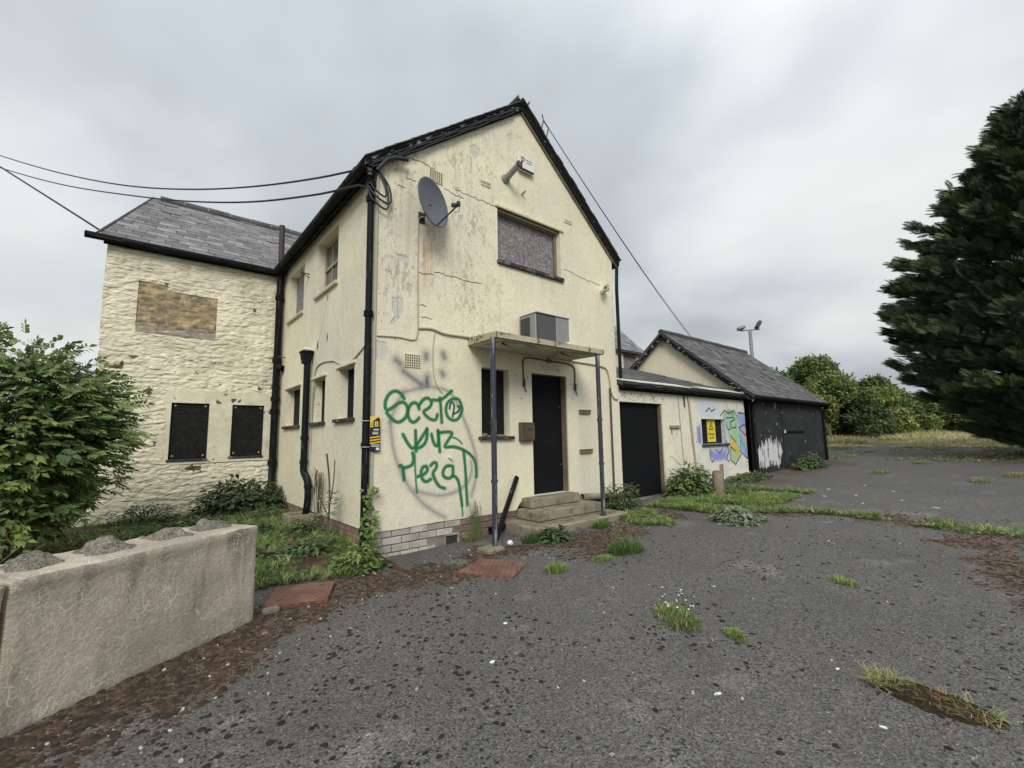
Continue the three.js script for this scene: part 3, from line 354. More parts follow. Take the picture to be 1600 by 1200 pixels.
// ---------- the rendered house (gable block) ----------
const house = thing('rendered_house', 'cream rendered two storey house with black bargeboards and boarded windows', 'house', [2.48, 0, -2.5]);
{
  const U = M.gable.userData.uv, W = 4.96;
  const ops = { up: [2.01, 3.46, 4.21, 5.10], low: [1.663, 2.20, 1.403, 2.438], door: [2.684, 3.514, 0.442, 2.431] };
  const g = polyWall([[0, 0.262], [0.35, 0.255], [0.9, 0.27], [1.5, 0.262], [2.3, 0.265], [2.42, 0.40], [3.53, 0.40], [3.6, 0.25], [W, 0.22], [W, 4.97], [2.557, 7.07], [0, 5.08]], [rect(...ops.up), rect(...ops.low), rect(2.684, 3.514, 0.442, 2.431)], 0.28);
  g.translate(0, 0, -0.28); uvMap(g, (x, y, z) => U(x + 0.6 * z, y + 0.6 * z)); const gw = wobj('gable_wall', g, M.gable, house);
  const S = { s1: [-2.55, -1.51, 3.864, 4.80], s2: [-4.41, -3.377, 3.806, 4.746], t1: [-4.358, -3.358, 1.671, 2.392], t2: [-2.576, -1.936, 1.681, 2.402], t3: [-1.345, -0.691, 1.691, 2.435] };
  const gs = polyWall([[-4.93, 0.23], [-2.0, 0.245], [-0.282, 0.255], [-0.282, 5.07], [-4.93, 5.07]], Object.values(S).map((r) => rect(...r)), 0.28);
  toSide(gs); gs.translate(0.28, 0, 0); const U2 = M.sideWall.userData.uv; uvMap(gs, (x, y, z) => U2(z - 0.6 * x, y - 0.6 * x)); wobj('side_wall', gs, M.sideWall, house);
  { // the corner return of the side wall, plain paint over the gable's thickness
    const q = bx(-0.003, 0.02, 0.258, 5.07, -0.284, -0.001, 0.002); uvMap(q, (x, y, z) => U2(z, y)); wobj('corner_strip', q, M.sideWall, house);
  }
  wobj('right_wall', bx(W - 0.28, W - 0.002, -0.2, 4.95, -5.6, -0.282, 0.004), M.creamTrim, house);
  wobj('rear_wall', bx(0.285, W - 0.285, 0, 5.0, -5.6, -5.35, 0.004), M.creamTrim, house);
  wobj('floor', bx(0.29, W - 0.29, 0.2, 0.4, -5.3, -0.3, 0.004), M.concrete, house);
  // roof
  const roof = wobj('roof', [slab(-0.16, 2.557, 0, 0, 0, 0, 0.01)].slice(0, 0).concat((() => { const out = []; for (const [xe, ye, xr, yr] of [[-0.2, 5.02, 2.575, 7.20], [5.14, 4.93, 2.54, 7.20]]) { const P = [], a = [[xe, ye, 0.06], [xe, ye, -7.0], [xr, yr, -7.0], [xr, yr, 0.06]], lo = a.map(([x, y, z]) => [x, y - 0.09, z]), f = (p, q, r, s) => P.push(...p, ...q, ...r, ...p, ...r, ...s); f(...a); f(...lo.slice().reverse()); for (let i = 0; i < 4; i++) { const j = (i + 1) % 4; f(lo[i], lo[j], a[j], a[i]); } out.push(uvBox(flat(P))); } return out; })()), M.slateDark[1], house);
  const r = rng(5); const edges = [];
  for (const [xe, ye, xr, yr] of [[-0.2, 5.02, 2.575, 7.20], [5.14, 4.93, 2.54, 7.20]]) { // verge slates, uneven ends
    const n = 22, L = Math.hypot(xr - xe, yr - ye), an = Math.atan2(yr - ye, xr - xe); for (let k = 0; k < n; k++) { const t = (k + 0.5) / n, g2 = cbox(L / n * 1.25, 0.014, 0.34, 0, 0, 0, 0.003); g2.rotateZ(an + (xr > xe ? -0.04 : 0.04) + (r() - 0.5) * 0.025); g2.translate(lerp(xe, xr, t), lerp(ye, yr, t) + 0.018 + 0.006 * r(), -0.07 + 0.025 * r()); edges.push(g2); } }
  for (const e of edges) wobj('verge_slate', e, M.slateDark[Math.floor(r() * 3)], roof);
  for (const [xe, ye, xr, yr] of [[-0.2, 5.02, 2.575, 7.20], [5.14, 4.93, 2.54, 7.20]]) { const l = []; const n = 14, m = 36, an = Math.atan2(yr - ye, xr - xe), L = Math.hypot(xr - xe, yr - ye); for (let k = 0; k < n; k++) for (let q = 0; q < 20; q++) { const g2 = new THREE.BoxGeometry(L / n * 1.3, 0.01, 0.335); g2.rotateZ(an + (xr > xe ? -0.05 : 0.05)); const t = (k + 0.5) / n; g2.translate(lerp(xe, xr, t), lerp(ye, yr, t) + 0.02 + 0.004 * r(), -0.4 - q * 0.34 - (k % 2) * 0.17); l.push(uvBox(g2)); } const mm = wobj('roof_slates', l, M.slateDark[0], roof); mm.userData.kind = 'stuff'; }
  for (let k = 0; k < 14; k++) { const rt = new THREE.CylinderGeometry(0.13, 0.13, 0.46, 10, 1, true, -Math.PI / 2 - 0.2, Math.PI + 0.4); rt.rotateX(Math.PI / 2); rt.scale(1, 0.8, 1); rt.rotateX(k ? 0 : -0.06); const gg = clean(rt); gg.translate(2.56, 7.17 + (k ? 0 : 0.035) + 0.01 * r(), -0.12 - k * 0.47); wobj('ridge_tile', uvBox(gg), M.ridge, roof); }
  // bargeboards, each in two boards, and the ledge under them
  const barge = (xe, ye, xr, yr, h, z, t, dy) => { const L = Math.hypot(xr - xe, yr - ye), an = Math.atan2(yr - ye, xr - xe), g2 = cbox(L, h, t, 0, 0, 0, 0.008); g2.rotateZ(an); g2.translate((xe + xr) / 2, (ye + yr) / 2 + dy, z); return g2; };
  for (const [xe, ye, xr, yr] of [[-0.18, 5.0, 1.2, 6.085], [1.205, 6.09, 2.575, 7.165]]) { wobj('bargeboard', barge(xe, ye, xr, yr, 0.10, 0.052, 0.03, -0.045), M.barge, roof); wobj('bargeboard', barge(xe, ye, xr, yr, 0.04, 0.024, 0.045, -0.11), M.blackTrim, roof); }
  for (const [xe, ye, xr, yr] of [[5.12, 4.915, 3.8, 6.06], [3.795, 6.065, 2.545, 7.16]]) { wobj('bargeboard', barge(xe, ye, xr, yr, 0.12, 0.055, 0.03, -0.05), M.blackTrim, roof); wobj('bargeboard', barge(xe, ye, xr, yr, 0.05, 0.024, 0.045, -0.125), M.timber, roof); }
  // cables clipped along the left bargeboard
  for (const [o, dz] of [[0.0, 0.085], [0.035, 0.078], [-0.04, 0.082]]) { const p = []; for (let k = 0; k <= 14; k++) { const t = k / 14; p.push([lerp(-0.12, 2.35, t), lerp(4.95, 6.925, t) + o + 0.008 * Math.sin(k * 2.1 + o * 90), dz]); } wobj('cable', tube(p, 0.011, 60, 6), M.cable, roof); }
  // left eaves: fascia, soffit, gutter
  wobj('fascia', bx(-0.125, -0.098, 4.88, 5.06, -4.9, -0.02, 0.004), M.blackTrim, roof); wobj('soffit', bx(-0.124, -0.002, 4.985, 5.005, -4.9, -0.02, 0.002), M.blackTrim, roof);
  const gut = (x, y, z0, z1, sg = 1) => { const g2 = new THREE.CylinderGeometry(0.062, 0.062, Math.abs(z1 - z0), 12, 1, false); g2.rotateX(Math.PI / 2); g2.translate(x, y, (z0 + z1) / 2); return clean(g2); };
  wobj('gutter', [gut(-0.19, 4.965, -4.88, 0.03), ...[-0.6, -1.6, -2.6, -3.6].map((z) => { const c = new THREE.TorusGeometry(0.065, 0.008, 6, 14); c.translate(-0.19, 4.965, z); return clean(c); })], M.pipeOld, roof);
  wobj('gutter', [gut(5.1, 4.86, -5.2, 0.03)], M.pipe, roof);
  // plinth of grey and reddish blocks with recessed joints
  const pl = wobj('plinth', [bx(0.02, 1.995, -0.3, 0.26, -0.24, -0.03, 0.003), bx(1.995, W - 0.02, -0.3, 0.24, -0.24, -0.031, 0.003), bx(0.021, 0.24, -0.3, 0.235, -4.93, -0.245, 0.003)], M.mortar, house);
  const br = rng(91), row = 0.094;
  for (let k = 0; k < 4; k++) { const y = 0.262 - row * (k + 0.5); let x = 0.012 + (k % 2 ? -0.13 : 0);
    while (x < W) { const w = 0.245 + 0.02 * br(), a = Math.max(x, 0.004), b = Math.min(x + w, W); x += w; if (b - a < 0.04 || (a > 2.0 && b < 4.0 && k > 0) || (b > 1.0 && a < 1.28 && (k === 2 || k === 3) && !(b < 1.03 || a > 1.25))) continue; const red = (a + b) / 2 > 1.25 + 0.3 * (br() - 0.5); const m = red ? M.brickR[Math.floor(br() * 3)] : M.brickG[Math.floor(br() * 4)]; const q = cbox(b - a - 0.012, row - 0.013, 0.05, (a + b) / 2, y, -0.043 + 0.008 * br(), 0.007); wobj('brick', uvBox(q, 1, br() * 9, br() * 9), m, pl); }
    let z = -0.005 - (k % 2 ? 0.12 : 0.0); const y2 = 0.24 - row * (k + 0.5); while (z > -4.9) { const w = 0.245 + 0.02 * br(), a = Math.max(z - w, -4.92), b = Math.min(z, -0.03); z -= w; if (b - a < 0.04) continue; const q = cbox(0.05, row - 0.013, b - a - 0.012, 0.043 - 0.008 * br(), y2, (a + b) / 2, 0.007); wobj('brick', uvBox(q, 1, br() * 9, br() * 9), M.brickR[Math.floor(br() * 3)], pl); }
  }
  // plinth ventilator
  const vent = wobj('floor_vent', [bx(1.02, 1.045, -0.09, 0.09, -0.05, 0.006, 0.003), bx(1.235, 1.26, -0.09, 0.09, -0.05, 0.006, 0.003), bx(1.046, 1.234, 0.065, 0.09, -0.05, 0.006, 0.003), bx(1.046, 1.234, -0.09, -0.065, -0.05, 0.006, 0.003)], M.greyStone, house);
  for (let k = 0; k < 7; k++) { const q = cbox(0.188, 0.012, 0.02, 0, 0, 0, 0.003); q.rotateX(0.6); q.translate(1.14, -0.053 + k * 0.018, -0.02); wobj('louvre', q, M.metalDark, vent); }
  // upper boarded window
  const up = wobj('boarded_window', bx(2.02, 3.45, 4.215, 5.09, -0.2, -0.14, 0.003), M.chip, house); uvMap(up.geometry, (x, y) => [x * 0.8, y * 0.8]);
  wobj('window_frame', [bx(2.011, 2.05, 4.22, 5.09, -0.138, -0.10, 0.004), bx(3.40, 3.459, 4.22, 5.09, -0.138, -0.09, 0.004), bx(2.052, 3.398, 5.05, 5.099, -0.138, -0.09, 0.004)], M.timber, up);
  wobj('lintel', bx(1.96, 3.54, 5.10, 5.155, -0.05, 0.035, 0.008), M.creamTrim, house); wobj('sill', bx(1.99, 3.50, 4.145, 4.213, -0.12, 0.055, 0.01), M.sill, up);
  // lower boarded window
  const lw = wobj('boarded_window', bx(1.668, 2.195, 1.43, 2.433, -0.18, -0.13, 0.003), M.board, house); wobj('sill', bx(1.60, 2.26, 1.352, 1.402, -0.1, 0.06, 0.008), M.sill, lw);
  const rr = rng(17); wobj('mortar_rubble', Array.from({ length: 16 }, () => { const s = 0.018 + 0.03 * rr(), q = clean(new THREE.DodecahedronGeometry(s, 0)); q.scale(1.3, 0.7, 1); q.rotateY(rr() * 6); const t = rr(); q.translate(1.7 + 0.48 * t, 1.40 + s * 0.45, -0.09 + 0.08 * rr()); return q; }), M.greyStone, lw);
  // front door, black sheet on a frame
  const door = wobj('door', bx(2.70, 3.495, 0.452, 2.42, -0.17, -0.125, 0.004), M.door, house);
  wobj('door_frame', [bx(3.497, 3.513, 0.443, 2.43, -0.25, -0.02, 0.002), bx(2.685, 2.699, 0.443, 2.43, -0.25, -0.03, 0.002), bx(2.70, 3.496, 2.421, 2.43, -0.25, -0.03, 0.002)], M.timber, door);
  for (const y of [0.9, 1.9]) for (const x of [2.76, 3.44]) wobj('screw', rod([x, y, -0.127], [x, y, -0.119], 0.009, 0.009, 8), M.metal, door);
  // side windows
  const sash = wobj('sash_window', [bx(0.12, 0.17, 3.868, 4.796, -2.546, -2.49, 0.004), bx(0.12, 0.17, 3.868, 4.796, -1.57, -1.514, 0.004), bx(0.12, 0.17, 3.868, 3.925, -2.488, -1.572, 0.004), bx(0.12, 0.17, 4.74, 4.796, -2.488, -1.572, 0.004), bx(0.112, 0.165, 4.31, 4.36, -2.488, -1.572, 0.004)], M.frame, house);
  for (const z of [-2.18, -1.88]) { wobj('glazing_bar', bx(0.128, 0.158, 3.926, 4.308, z - 0.012, z + 0.012, 0.003), M.frame, sash); wobj('glazing_bar', bx(0.128, 0.158, 4.362, 4.738, z - 0.012, z + 0.012, 0.003), M.frame, sash); }
  for (const y of [3.926, 4.362]) for (const [a, b] of [[-2.488, -2.193], [-2.167, -1.893], [-1.867, -1.572]]) wobj('pane', bx(0.143, 0.147, y, y + 0.376 + (y > 4 ? 0 : 0.006), a, b, 0.0005), M.glass, sash);
  wobj('sill', bx(-0.05, 0.16, 3.80, 3.862, -2.6, -1.47, 0.008), M.reveal, sash);
  const far = wobj('boarded_window', bx(0.13, 0.17, 3.81, 4.74, -4.405, -3.382, 0.004), M.chip, house); uvMap(far.geometry, (x, y, z) => [z * 0.9, y * 0.9]);
  wobj('sill', bx(-0.05, 0.15, 3.75, 3.804, -4.45, -3.34, 0.008), M.reveal, far); wobj('paper_notice', bx(0.122, 0.127, 4.22, 4.48, -3.84, -3.62, 0.0008), M.white, far);
  for (const [k, m] of [['t1', M.board], ['t2', M.boardOld], ['t3', M.boardOld]]) { const [a, b, c, d] = S[k]; const w = wobj('boarded_window', bx(0.15, 0.19, c + 0.005, d - 0.005, a + 0.004, b - 0.004, 0.003), m, house); wobj('sill', bx(-0.055, 0.14, c - 0.055, c - 0.003, a - 0.06, b + 0.06, 0.008), M.sill, w); wobj('lintel', bx(-0.025, 0.02, d + 0.003, d + 0.05, a - 0.07, b + 0.07, 0.006), M.creamTrim, w); }
  // corner downpipe with its collars, fixed at the eaves
  const dp = wobj('downpipe', [rod([-0.075, -0.02, -0.05], [-0.075, 2.55, -0.05], 0.047, 0.047, 14), rod([-0.075, 2.55, -0.05], [-0.075, 4.86, -0.05], 0.043, 0.043, 14), tube([[-0.075, 4.8, -0.05], [-0.09, 4.9, -0.05], [-0.19, 4.95, -0.05]], 0.04, 12, 10)], M.pipe, house);
  for (const y of [0.25, 1.28, 2.95, 4.5, 4.72]) wobj('pipe_collar', [rod([-0.075, y, -0.05], [-0.075, y + 0.07, -0.05], 0.06, 0.06, 14), bx(-0.13, -0.02, y + 0.02, y + 0.05, -0.075, -0.03, 0.004)], M.pipeOld, dp);
  wobj('conduit', rod([-0.012, 0.3, 0.012], [-0.006, 4.9, 0.012], 0.012, 0.012, 8), M.greyCable, house);
  // hopper pipe on the side wall
  const hp = wobj('waste_pipe', [tube([[-0.085, 2.72, -2.66], [-0.085, 1.0, -2.66], [-0.085, 0.9, -2.66], [-0.085, 0.72, -2.40], [-0.085, 0.6, -2.36], [-0.085, 0.42, -2.36], [-0.085, 0.02, -2.52]], 0.055, 60, 12)], M.pipe, house);
  { const h = new THREE.CylinderGeometry(0.125, 0.085, 0.2, 4, 1); h.rotateY(Math.PI / 4); const q = clean(h.toNonIndexed()); q.computeVertexNormals(); q.translate(-0.105, 2.79, -2.66); wobj('hopper', uvBox(q), M.black, hp); wobj('hopper_rim', bx(-0.205, -0.005, 2.88, 2.905, -2.76, -2.56, 0.006), M.black, hp); }
  for (const y of [1.0, 1.4, 0.62]) wobj('pipe_collar', rod([-0.085, y, y > 0.9 ? -2.66 : -2.36], [-0.085, y + 0.06, y > 0.9 ? -2.66 : -2.36], 0.066, 0.066, 12), M.pipe, hp);
  // right corner pipes
  wobj('downpipe', [tube([[5.1, 4.8, 0.02], [5.04, 4.55, 0.05], [5.01, 4.3, 0.06]], 0.034, 12, 8), rod([5.01, 4.3, 0.06], [5.01, 2.5, 0.06], 0.034, 0.034, 10)], M.pipe, house);
  // cable runs on the gable
  wobj('cable', tube([[0.66, 4.47, 0.1], [0.6, 4.46, 0.02], [0.592, 4.3, 0.012], [0.59, 3.5, 0.012], [0.59, 2.8, 0.012], [0.56, 2.72, 0.012], [0.3, 2.72, 0.012], [0.02, 2.70, 0.012]], 0.009, 70, 6), M.greyCable, house);
  wobj('cable', tube([[0.6, 2.88, 0.014], [0.8, 2.90, 0.014], [1.0, 2.86, 0.02], [1.3, 2.86, 0.02], [1.44, 2.86, 0.02]], 0.016, 30, 6), M.greyCable, house);
  wobj('cable', tube([[0.86, 2.86, 0.012], [0.83, 2.6, 0.012], [0.84, 2.3, 0.012], [0.9, 2.1, 0.012], [0.99, 2.0, 0.012]], 0.006, 30, 5), M.greyCable, house);
  wobj('cable', tube([[-0.012, 2.68, -0.1], [-0.012, 2.45, -1.0], [-0.012, 2.6, -1.6], [-0.012, 2.58, -2.4], [-0.012, 2.3, -2.52], [-0.012, 1.2, -2.55]], 0.01, 50, 6), M.greyCable, house);
  wobj('lamp_conduit', tube([[2.5, 2.3, 0.014], [2.5, 2.63, 0.014], [2.56, 2.665, 0.014], [3.05, 2.665, 0.014], [3.66, 2.64, 0.014], [3.715, 2.6, 0.014], [3.72, 2.25, 0.014]], 0.011, 60, 6), M.rust, house);
  wobj('junction_box', [rod([3.07, 2.665, 0], [3.07, 2.665, 0.05], 0.04, 0.035, 10), bx(3.02, 3.15, 2.64, 2.69, 0.001, 0.03, 0.004)], M.timber, house);
  for (const x of [2.5, 3.72]) wobj('lamp_stub', [rod([x, 2.2, 0.02], [x, 2.32, 0.02], 0.028, 0.02, 8), rod([x, 2.2, 0.02], [x + 0.02, 2.1, 0.05], 0.012, 0.008, 6)], M.metalDark, house);
  wobj('conduit', tube([[3.6, 2.72, 0.02], [4.4, 2.70, 0.02], [4.62, 2.66, 0.02], [4.70, 2.5, 0.02], [4.74, 2.25, 0.02], [4.82, 2.1, 0.02], [4.95, 2.08, 0.02]], 0.014, 50, 6), M.greyCable, house);
  wobj('thin_pipe', rod([4.70, 0.34, 0.03], [4.70, 2.29, 0.03], 0.018, 0.018, 8), M.metalDark, house);
  wobj('ground_pipe', tube([[1.75, 0.05, 0.06], [2.0, 0.08, 0.07], [2.06, 0.1, 0.06]], 0.05, 10, 8), M.pipeOld, house); wobj('ground_pipe', tube([[3.72, 0.34, 0.09], [4.2, 0.3, 0.08], [4.9, 0.24, 0.07]], 0.055, 20, 8), M.greyStone, house);
  // air bricks: frame and bars over a dark hollow
  const airbrick = (x0, x1, y0, y1, nx, ny, m) => { const l = [], w = (x1 - x0), h = (y1 - y0), a = w / (nx + 0.3) * 0.3, b = h / (ny + 0.3) * 0.3, sx = (w - a) / nx, sy = (h - b) / ny; for (let i = 0; i <= nx; i++) l.push(bx(x0 + i * sx, x0 + i * sx + a, y0, y1, 0.001, 0.016, 0.002)); for (let i = 0; i < nx; i++) for (let j = 0; j <= ny; j++) l.push(bx(x0 + i * sx + a + 0.0005, x0 + (i + 1) * sx - 0.0005, y0 + j * sy, y0 + j * sy + b, 0.001, 0.015, 0.002)); const o = wobj('air_brick', l, m, house); wobj('hollow', bx(x0 + 0.005, x1 - 0.005, y0 + 0.005, y1 - 0.005, 0.0008, 0.004, 0.0003), M.metalDark, o); };
  airbrick(0.76, 0.985, 5.095, 5.28, 6, 6, M.creamTrim); airbrick(1.68, 1.875, 5.37, 5.46, 7, 1, M.creamTrim); airbrick(3.585, 3.79, 5.33, 5.40, 8, 1, M.creamTrim); airbrick(0.40, 0.64, 2.335, 2.515, 7, 5, M.creamTrim);
  wobj('pipe_stub', rod([2.547, 5.5, 0], [2.55, 5.53, 0.1], 0.018, 0.018, 8), M.greyCable, house);
  wobj('hook', [rod([1.09, 1.12, 0], [1.09, 1.12, 0.05], 0.016, 0.014, 8), rod([1.11, 1.13, 0.045], [1.11, 1.10, 0.06], 0.012, 0.012, 8)], M.white, house);
  for (const [x0, x1, y] of [[3.69, 4.10, 1.81], [3.67, 4.115, 1.107]]) wobj('wall_bracket', [bx(x0 + 0.12, x1 - 0.0, y - 0.03, y + 0.03, 0.003, 0.045, 0.006), bx(x0 + 0.12, x1, y + 0.03, y + 0.04, 0.003, 0.06, 0.003)], M.timber, house);
  wobj('wall_bracket', [rod([0, 4.42, -3.05], [-0.16, 4.42, -3.05], 0.012, 0.012, 6), rod([-0.13, 4.36, -3.05], [-0.13, 4.5, -3.05], 0.01, 0.01, 6), rod([0, 4.35, -3.05], [-0.13, 4.42, -3.05], 0.008, 0.008, 6)], M.metalDark, house);
  wobj('overflow_stub', rod([0, 3.1, -4.6], [-0.14, 3.1, -4.6], 0.012, 0.012, 6), M.rust, house);
  // porch canopy on two posts
  const can = (() => { const P = []; const a = [[1.42, 2.86, 0.0], [1.31, 2.785, 0.82], [3.56, 2.785, 0.82], [3.62, 2.85, 0.0]], t = 0.078, lo = a.map(([x, y, z], i) => [x, y - (z > 0.5 ? t : 0.12), z]), f = (p, q, r, s) => P.push(...p, ...q, ...r, ...p, ...r, ...s); f(...a); f(...lo.slice().reverse()); for (let i = 0; i < 4; i++) { const j = (i + 1) % 4; f(lo[i], lo[j], a[j], a[i]); } return uvBox(flat(P), 0.9); })();
  const canopy = wobj('canopy', can, M.canopy, house);
  { const P = [], a = [[1.46, 2.735, 0.01], [1.345, 2.704, 0.775], [3.52, 2.704, 0.775], [3.575, 2.73, 0.01]], lo = a.map(([x, y, z]) => [x, y - 0.012, z]), f = (p, q, r, s) => P.push(...p, ...q, ...r, ...p, ...r, ...s); f(...lo.slice().reverse()); f(...a); for (let i = 0; i < 4; i++) { const j = (i + 1) % 4; f(lo[i], lo[j], a[j], a[i]); } wobj('soffit', uvBox(flat(P)), M.soffit, canopy);
    // hanging sheets of loose render
    const sag = (pts, y) => { const Q = []; const c = [pts.reduce((s, p) => s + p[0], 0) / pts.length, y - 0.045, pts.reduce((s, p) => s + p[1], 0) / pts.length]; for (let i = 0; i < pts.length; i++) { const p = pts[i], q = pts[(i + 1) % pts.length]; Q.push(p[0], y - 0.008 - 0.03 * (i % 2), p[1], c[0], c[1], c[2], q[0], y - 0.008 - 0.03 * ((i + 1) % 2), q[1]); Q.push(p[0], y, p[1], q[0], y - 0.008 - 0.03 * ((i + 1) % 2), q[1], p[0], y - 0.008 - 0.03 * (i % 2), p[1]); Q.push(p[0], y, p[1], q[0], y, q[1], q[0], y - 0.008 - 0.03 * ((i + 1) % 2), q[1]); } return uvBox(flat(Q)); };
    wobj('loose_render', sag([[1.5, 0.7], [1.9, 0.74], [2.2, 0.62], [1.8, 0.45], [1.5, 0.3]], 2.693), M.soffit, canopy); wobj('loose_render', sag([[2.7, 0.66], [3.1, 0.72], [3.45, 0.7], [3.3, 0.3], [3.0, 0.2]], 2.695), M.soffit, canopy); }
  const post = (x, z, y0, y1) => { const p = wobj('post', rod([x, y0, z], [x, y1, z], 0.036, 0.036, 14), M.post, house); for (const y of [y0 + 0.01, lerp(y0, y1, 0.31), lerp(y0, y1, 0.58)]) wobj('clamp', [rod([x, y, z], [x, y + 0.035, z], 0.045, 0.045, 12)], M.post, p); return p; };
  post(1.296, 0.77, -0.04, 2.706); post(3.443, 0.77, 0.13, 2.706);
  wobj('post_footing', bx(1.08, 1.36, -0.12, 0.03, 0.66, 0.90, 0.02), M.concrete, house);
  const steps = wobj('step', bx(2.0, 4.0, -0.25, 0.14, 0.002, 0.84, 0.018), M.concrete, house); wobj('step', bx(2.3, 3.75, 0.143, 0.29, 0.003, 0.5, 0.016), M.concrete, house); wobj('step', bx(2.42, 3.53, 0.293, 0.441, -0.12, 0.22, 0.016), M.concrete, house);
}
// ---------- old stone house ----------
const Zw = -4.93;
const oldHouse = thing('stone_house', 'old cream painted rubble stone house with slate roof and two boarded windows', 'house', [-1.4, 0, -6]);
{
  const w1 = [-1.80, -1.215, 1.083, 2.12], w2 = [-0.84, -0.278, 1.105, 2.11], XL = -2.86;
  const bw = polyWall([[XL + 0.02, -0.3], [-0.002, -0.3], [-0.002, 4.98], [XL + 0.05, 4.98]], [rect(...w1), rect(...w2)], 0.3); bw.translate(0, 0, Zw - 0.335); uvMap(bw, (x, y) => [x, y]); const wall = wobj('front_wall', bw, M.rubble, oldHouse);
  // smooth render round the windows, wavy outline
  const ob = [[-2.02, 1.02], [-1.7, 0.985], [-1.1, 1.0], [-0.5, 1.01], [-0.005, 1.0], [-0.005, 2.36], [-0.3, 2.37], [-0.7, 2.355], [-1.2, 2.36], [-1.6, 2.38], [-1.86, 2.36], [-1.93, 2.2], [-1.9, 1.8], [-1.97, 1.4]];
  const band = polyWall(ob, [rect(...w1), rect(...w2)], 0.06); band.translate(0, 0, Zw - 0.036); uvMap(band, (x, y) => [x + 0.7, y + 0.3]); wobj('render_band', band, M.bandPaint, wall);
  // rubble stones, course by course; each is a patch of the painted, lumpy face
  const r = rng(1234), list = []; let y = -0.25;
  const warp = (x, y2) => y2 + 0.05 * (fbm(x * 1.3 + 20, y2 * 0.8 + 20, 3, 901) - 0.5) * sstep(0, 0.3, y2 + 0.25) * sstep(0, 0.3, 5.0 - y2);
  const inB = (x, y2) => x > -1.88 && y2 > 1.03 && y2 < 2.34, inPatch = (x, y2) => x > -2.40 && x < -1.19 && y2 > 3.50 + 0.02 * x && y2 < 4.29 + 0.05 * (x + 2.4) * -1, inSill = (x, y2) => x > -2.40 && x < -1.18 && y2 > 3.38 && y2 <= 3.5;
  while (y < 4.97) {
    const h = Math.min(0.065 + 0.075 * r(), 5.0 - y); let x = XL - r() * 0.2;
    while (x < -0.01) { let L = 0.14 + 0.32 * r(); for (const e of [-2.40, -1.19]) if (y > 3.36 && y < 4.25 && x < e && x + L > e) L = e - x; if (y + h > 1.02 && y < 2.35 && x < -1.87 && x + L > -1.87) L = Math.max(0.001, -1.87 - x); const a = Math.max(x, XL), b = Math.min(x + L, -0.003); x += L; if (b - a < 0.03) continue; list.push({ a, b, y0: y, y1: y + h, p: 0.012 + 0.03 * r(), tx: (r() - 0.5), ty: (r() - 0.5), q: r() }); } y += h;
  }
  const mk = (s) => {
    const nx = clamp(Math.round((s.b - s.a) / 0.04), 3, 9), ny = 4, P = [], U = [], I = [], Nn = [];
    const H = (x, yy) => { const e = Math.min((x - s.a) / 0.05, (s.b - x) / 0.05), f = Math.min((yy - s.y0), (s.y1 - yy)) / (s.y1 - s.y0) / 0.42, k = sstep(0, 1, e) * Math.pow(clamp(f), 0.7); const wx = x + 0.10 * (fbm(x * 3 + 50, yy * 5 + 50, 2, 915) - 0.5), wy = yy + 0.10 * (fbm(x * 4 + 70, yy * 4 + 70, 2, 917) - 0.5), b1 = Math.abs(vn(wx * 5.2 + 50, wy * 12 + 50, 919) - 0.5) * 2, b2 = Math.abs(vn(wx * 9 + 50, wy * 19 + 50, 923) - 0.5) * 2; return 0.22 * k * s.p + 0.020 * Math.pow(b1, 0.7) + 0.016 * Math.pow(b2, 0.8) + 0.012 * (fbm(x * 16 + 50, yy * 24 + 50, 2, 905) - 0.5) + 0.03 * (fbm(x * 1.7 + 50, yy * 1.7 + 50, 2, 907) - 0.5) - (s.bare ? 0.022 : 0.008); };
    for (let j = 0; j <= ny; j++) for (let i = 0; i <= nx; i++) { const xx = lerp(s.a, s.b, i / nx), yy = lerp(s.y0, s.y1, j / ny), e = 0.01; P.push(xx - (xx < XL + 0.001 ? 0.03 * (fbm(3, yy * 3, 3, 911) - 0.5) : 0) - 0.02 * clamp(1 - yy / 2.2) * (xx < XL + 0.001 ? 6 : 0) * (yy < 1.9 ? 1 : 0), warp(xx, yy), Zw + H(xx, yy)); U.push(xx, yy); const n = new THREE.Vector3(-(H(xx + e, yy) - H(xx - e, yy)) / (2 * e), -(H(xx, yy + e) - H(xx, yy - e)) / (2 * e), 1).normalize(); Nn.push(n.x, n.y, n.z); if (i && j) { const k = j * (nx + 1) + i; I.push(k - nx - 2, k - nx - 1, k, k - nx - 2, k, k - 1); } }
    const g = new THREE.BufferGeometry(); g.setAttribute('position', new THREE.Float32BufferAttribute(P, 3)); g.setAttribute('normal', new THREE.Float32BufferAttribute(Nn, 3)); g.setAttribute('uv', new THREE.Float32BufferAttribute(U, 2)); g.setIndex(I); return clean(g);
  };
  const vis = list.filter((s) => !(inB(s.a, (s.y0 + s.y1) / 2) && inB(s.b, (s.y0 + s.y1) / 2)));
  for (const s of vis) { const cx = (s.a + s.b) / 2, cy = (s.y0 + s.y1) / 2; s.bare = inPatch(cx, cy); s.sill = inSill(cx, cy); s.m = s.bare ? M.bareStone[s.q < 0.55 ? 0 : s.q < 0.85 ? 1 : 2] : s.sill ? M.greyStone : M.rubble; s.size = (s.b - s.a) * (s.y1 - s.y0); }
  const keep = new Set(vis.slice().sort((p, q) => q.size - p.size).slice(0, 290)), rest = [];
  for (const s of vis) { const g = mk(s); if (keep.has(s) || s.m !== M.rubble) wobj('stone', g, s.m, wall); else rest.push(g); }
  const rs = wobj('small_stones', rest, M.rubble, wall); rs.userData.kind = 'stuff';
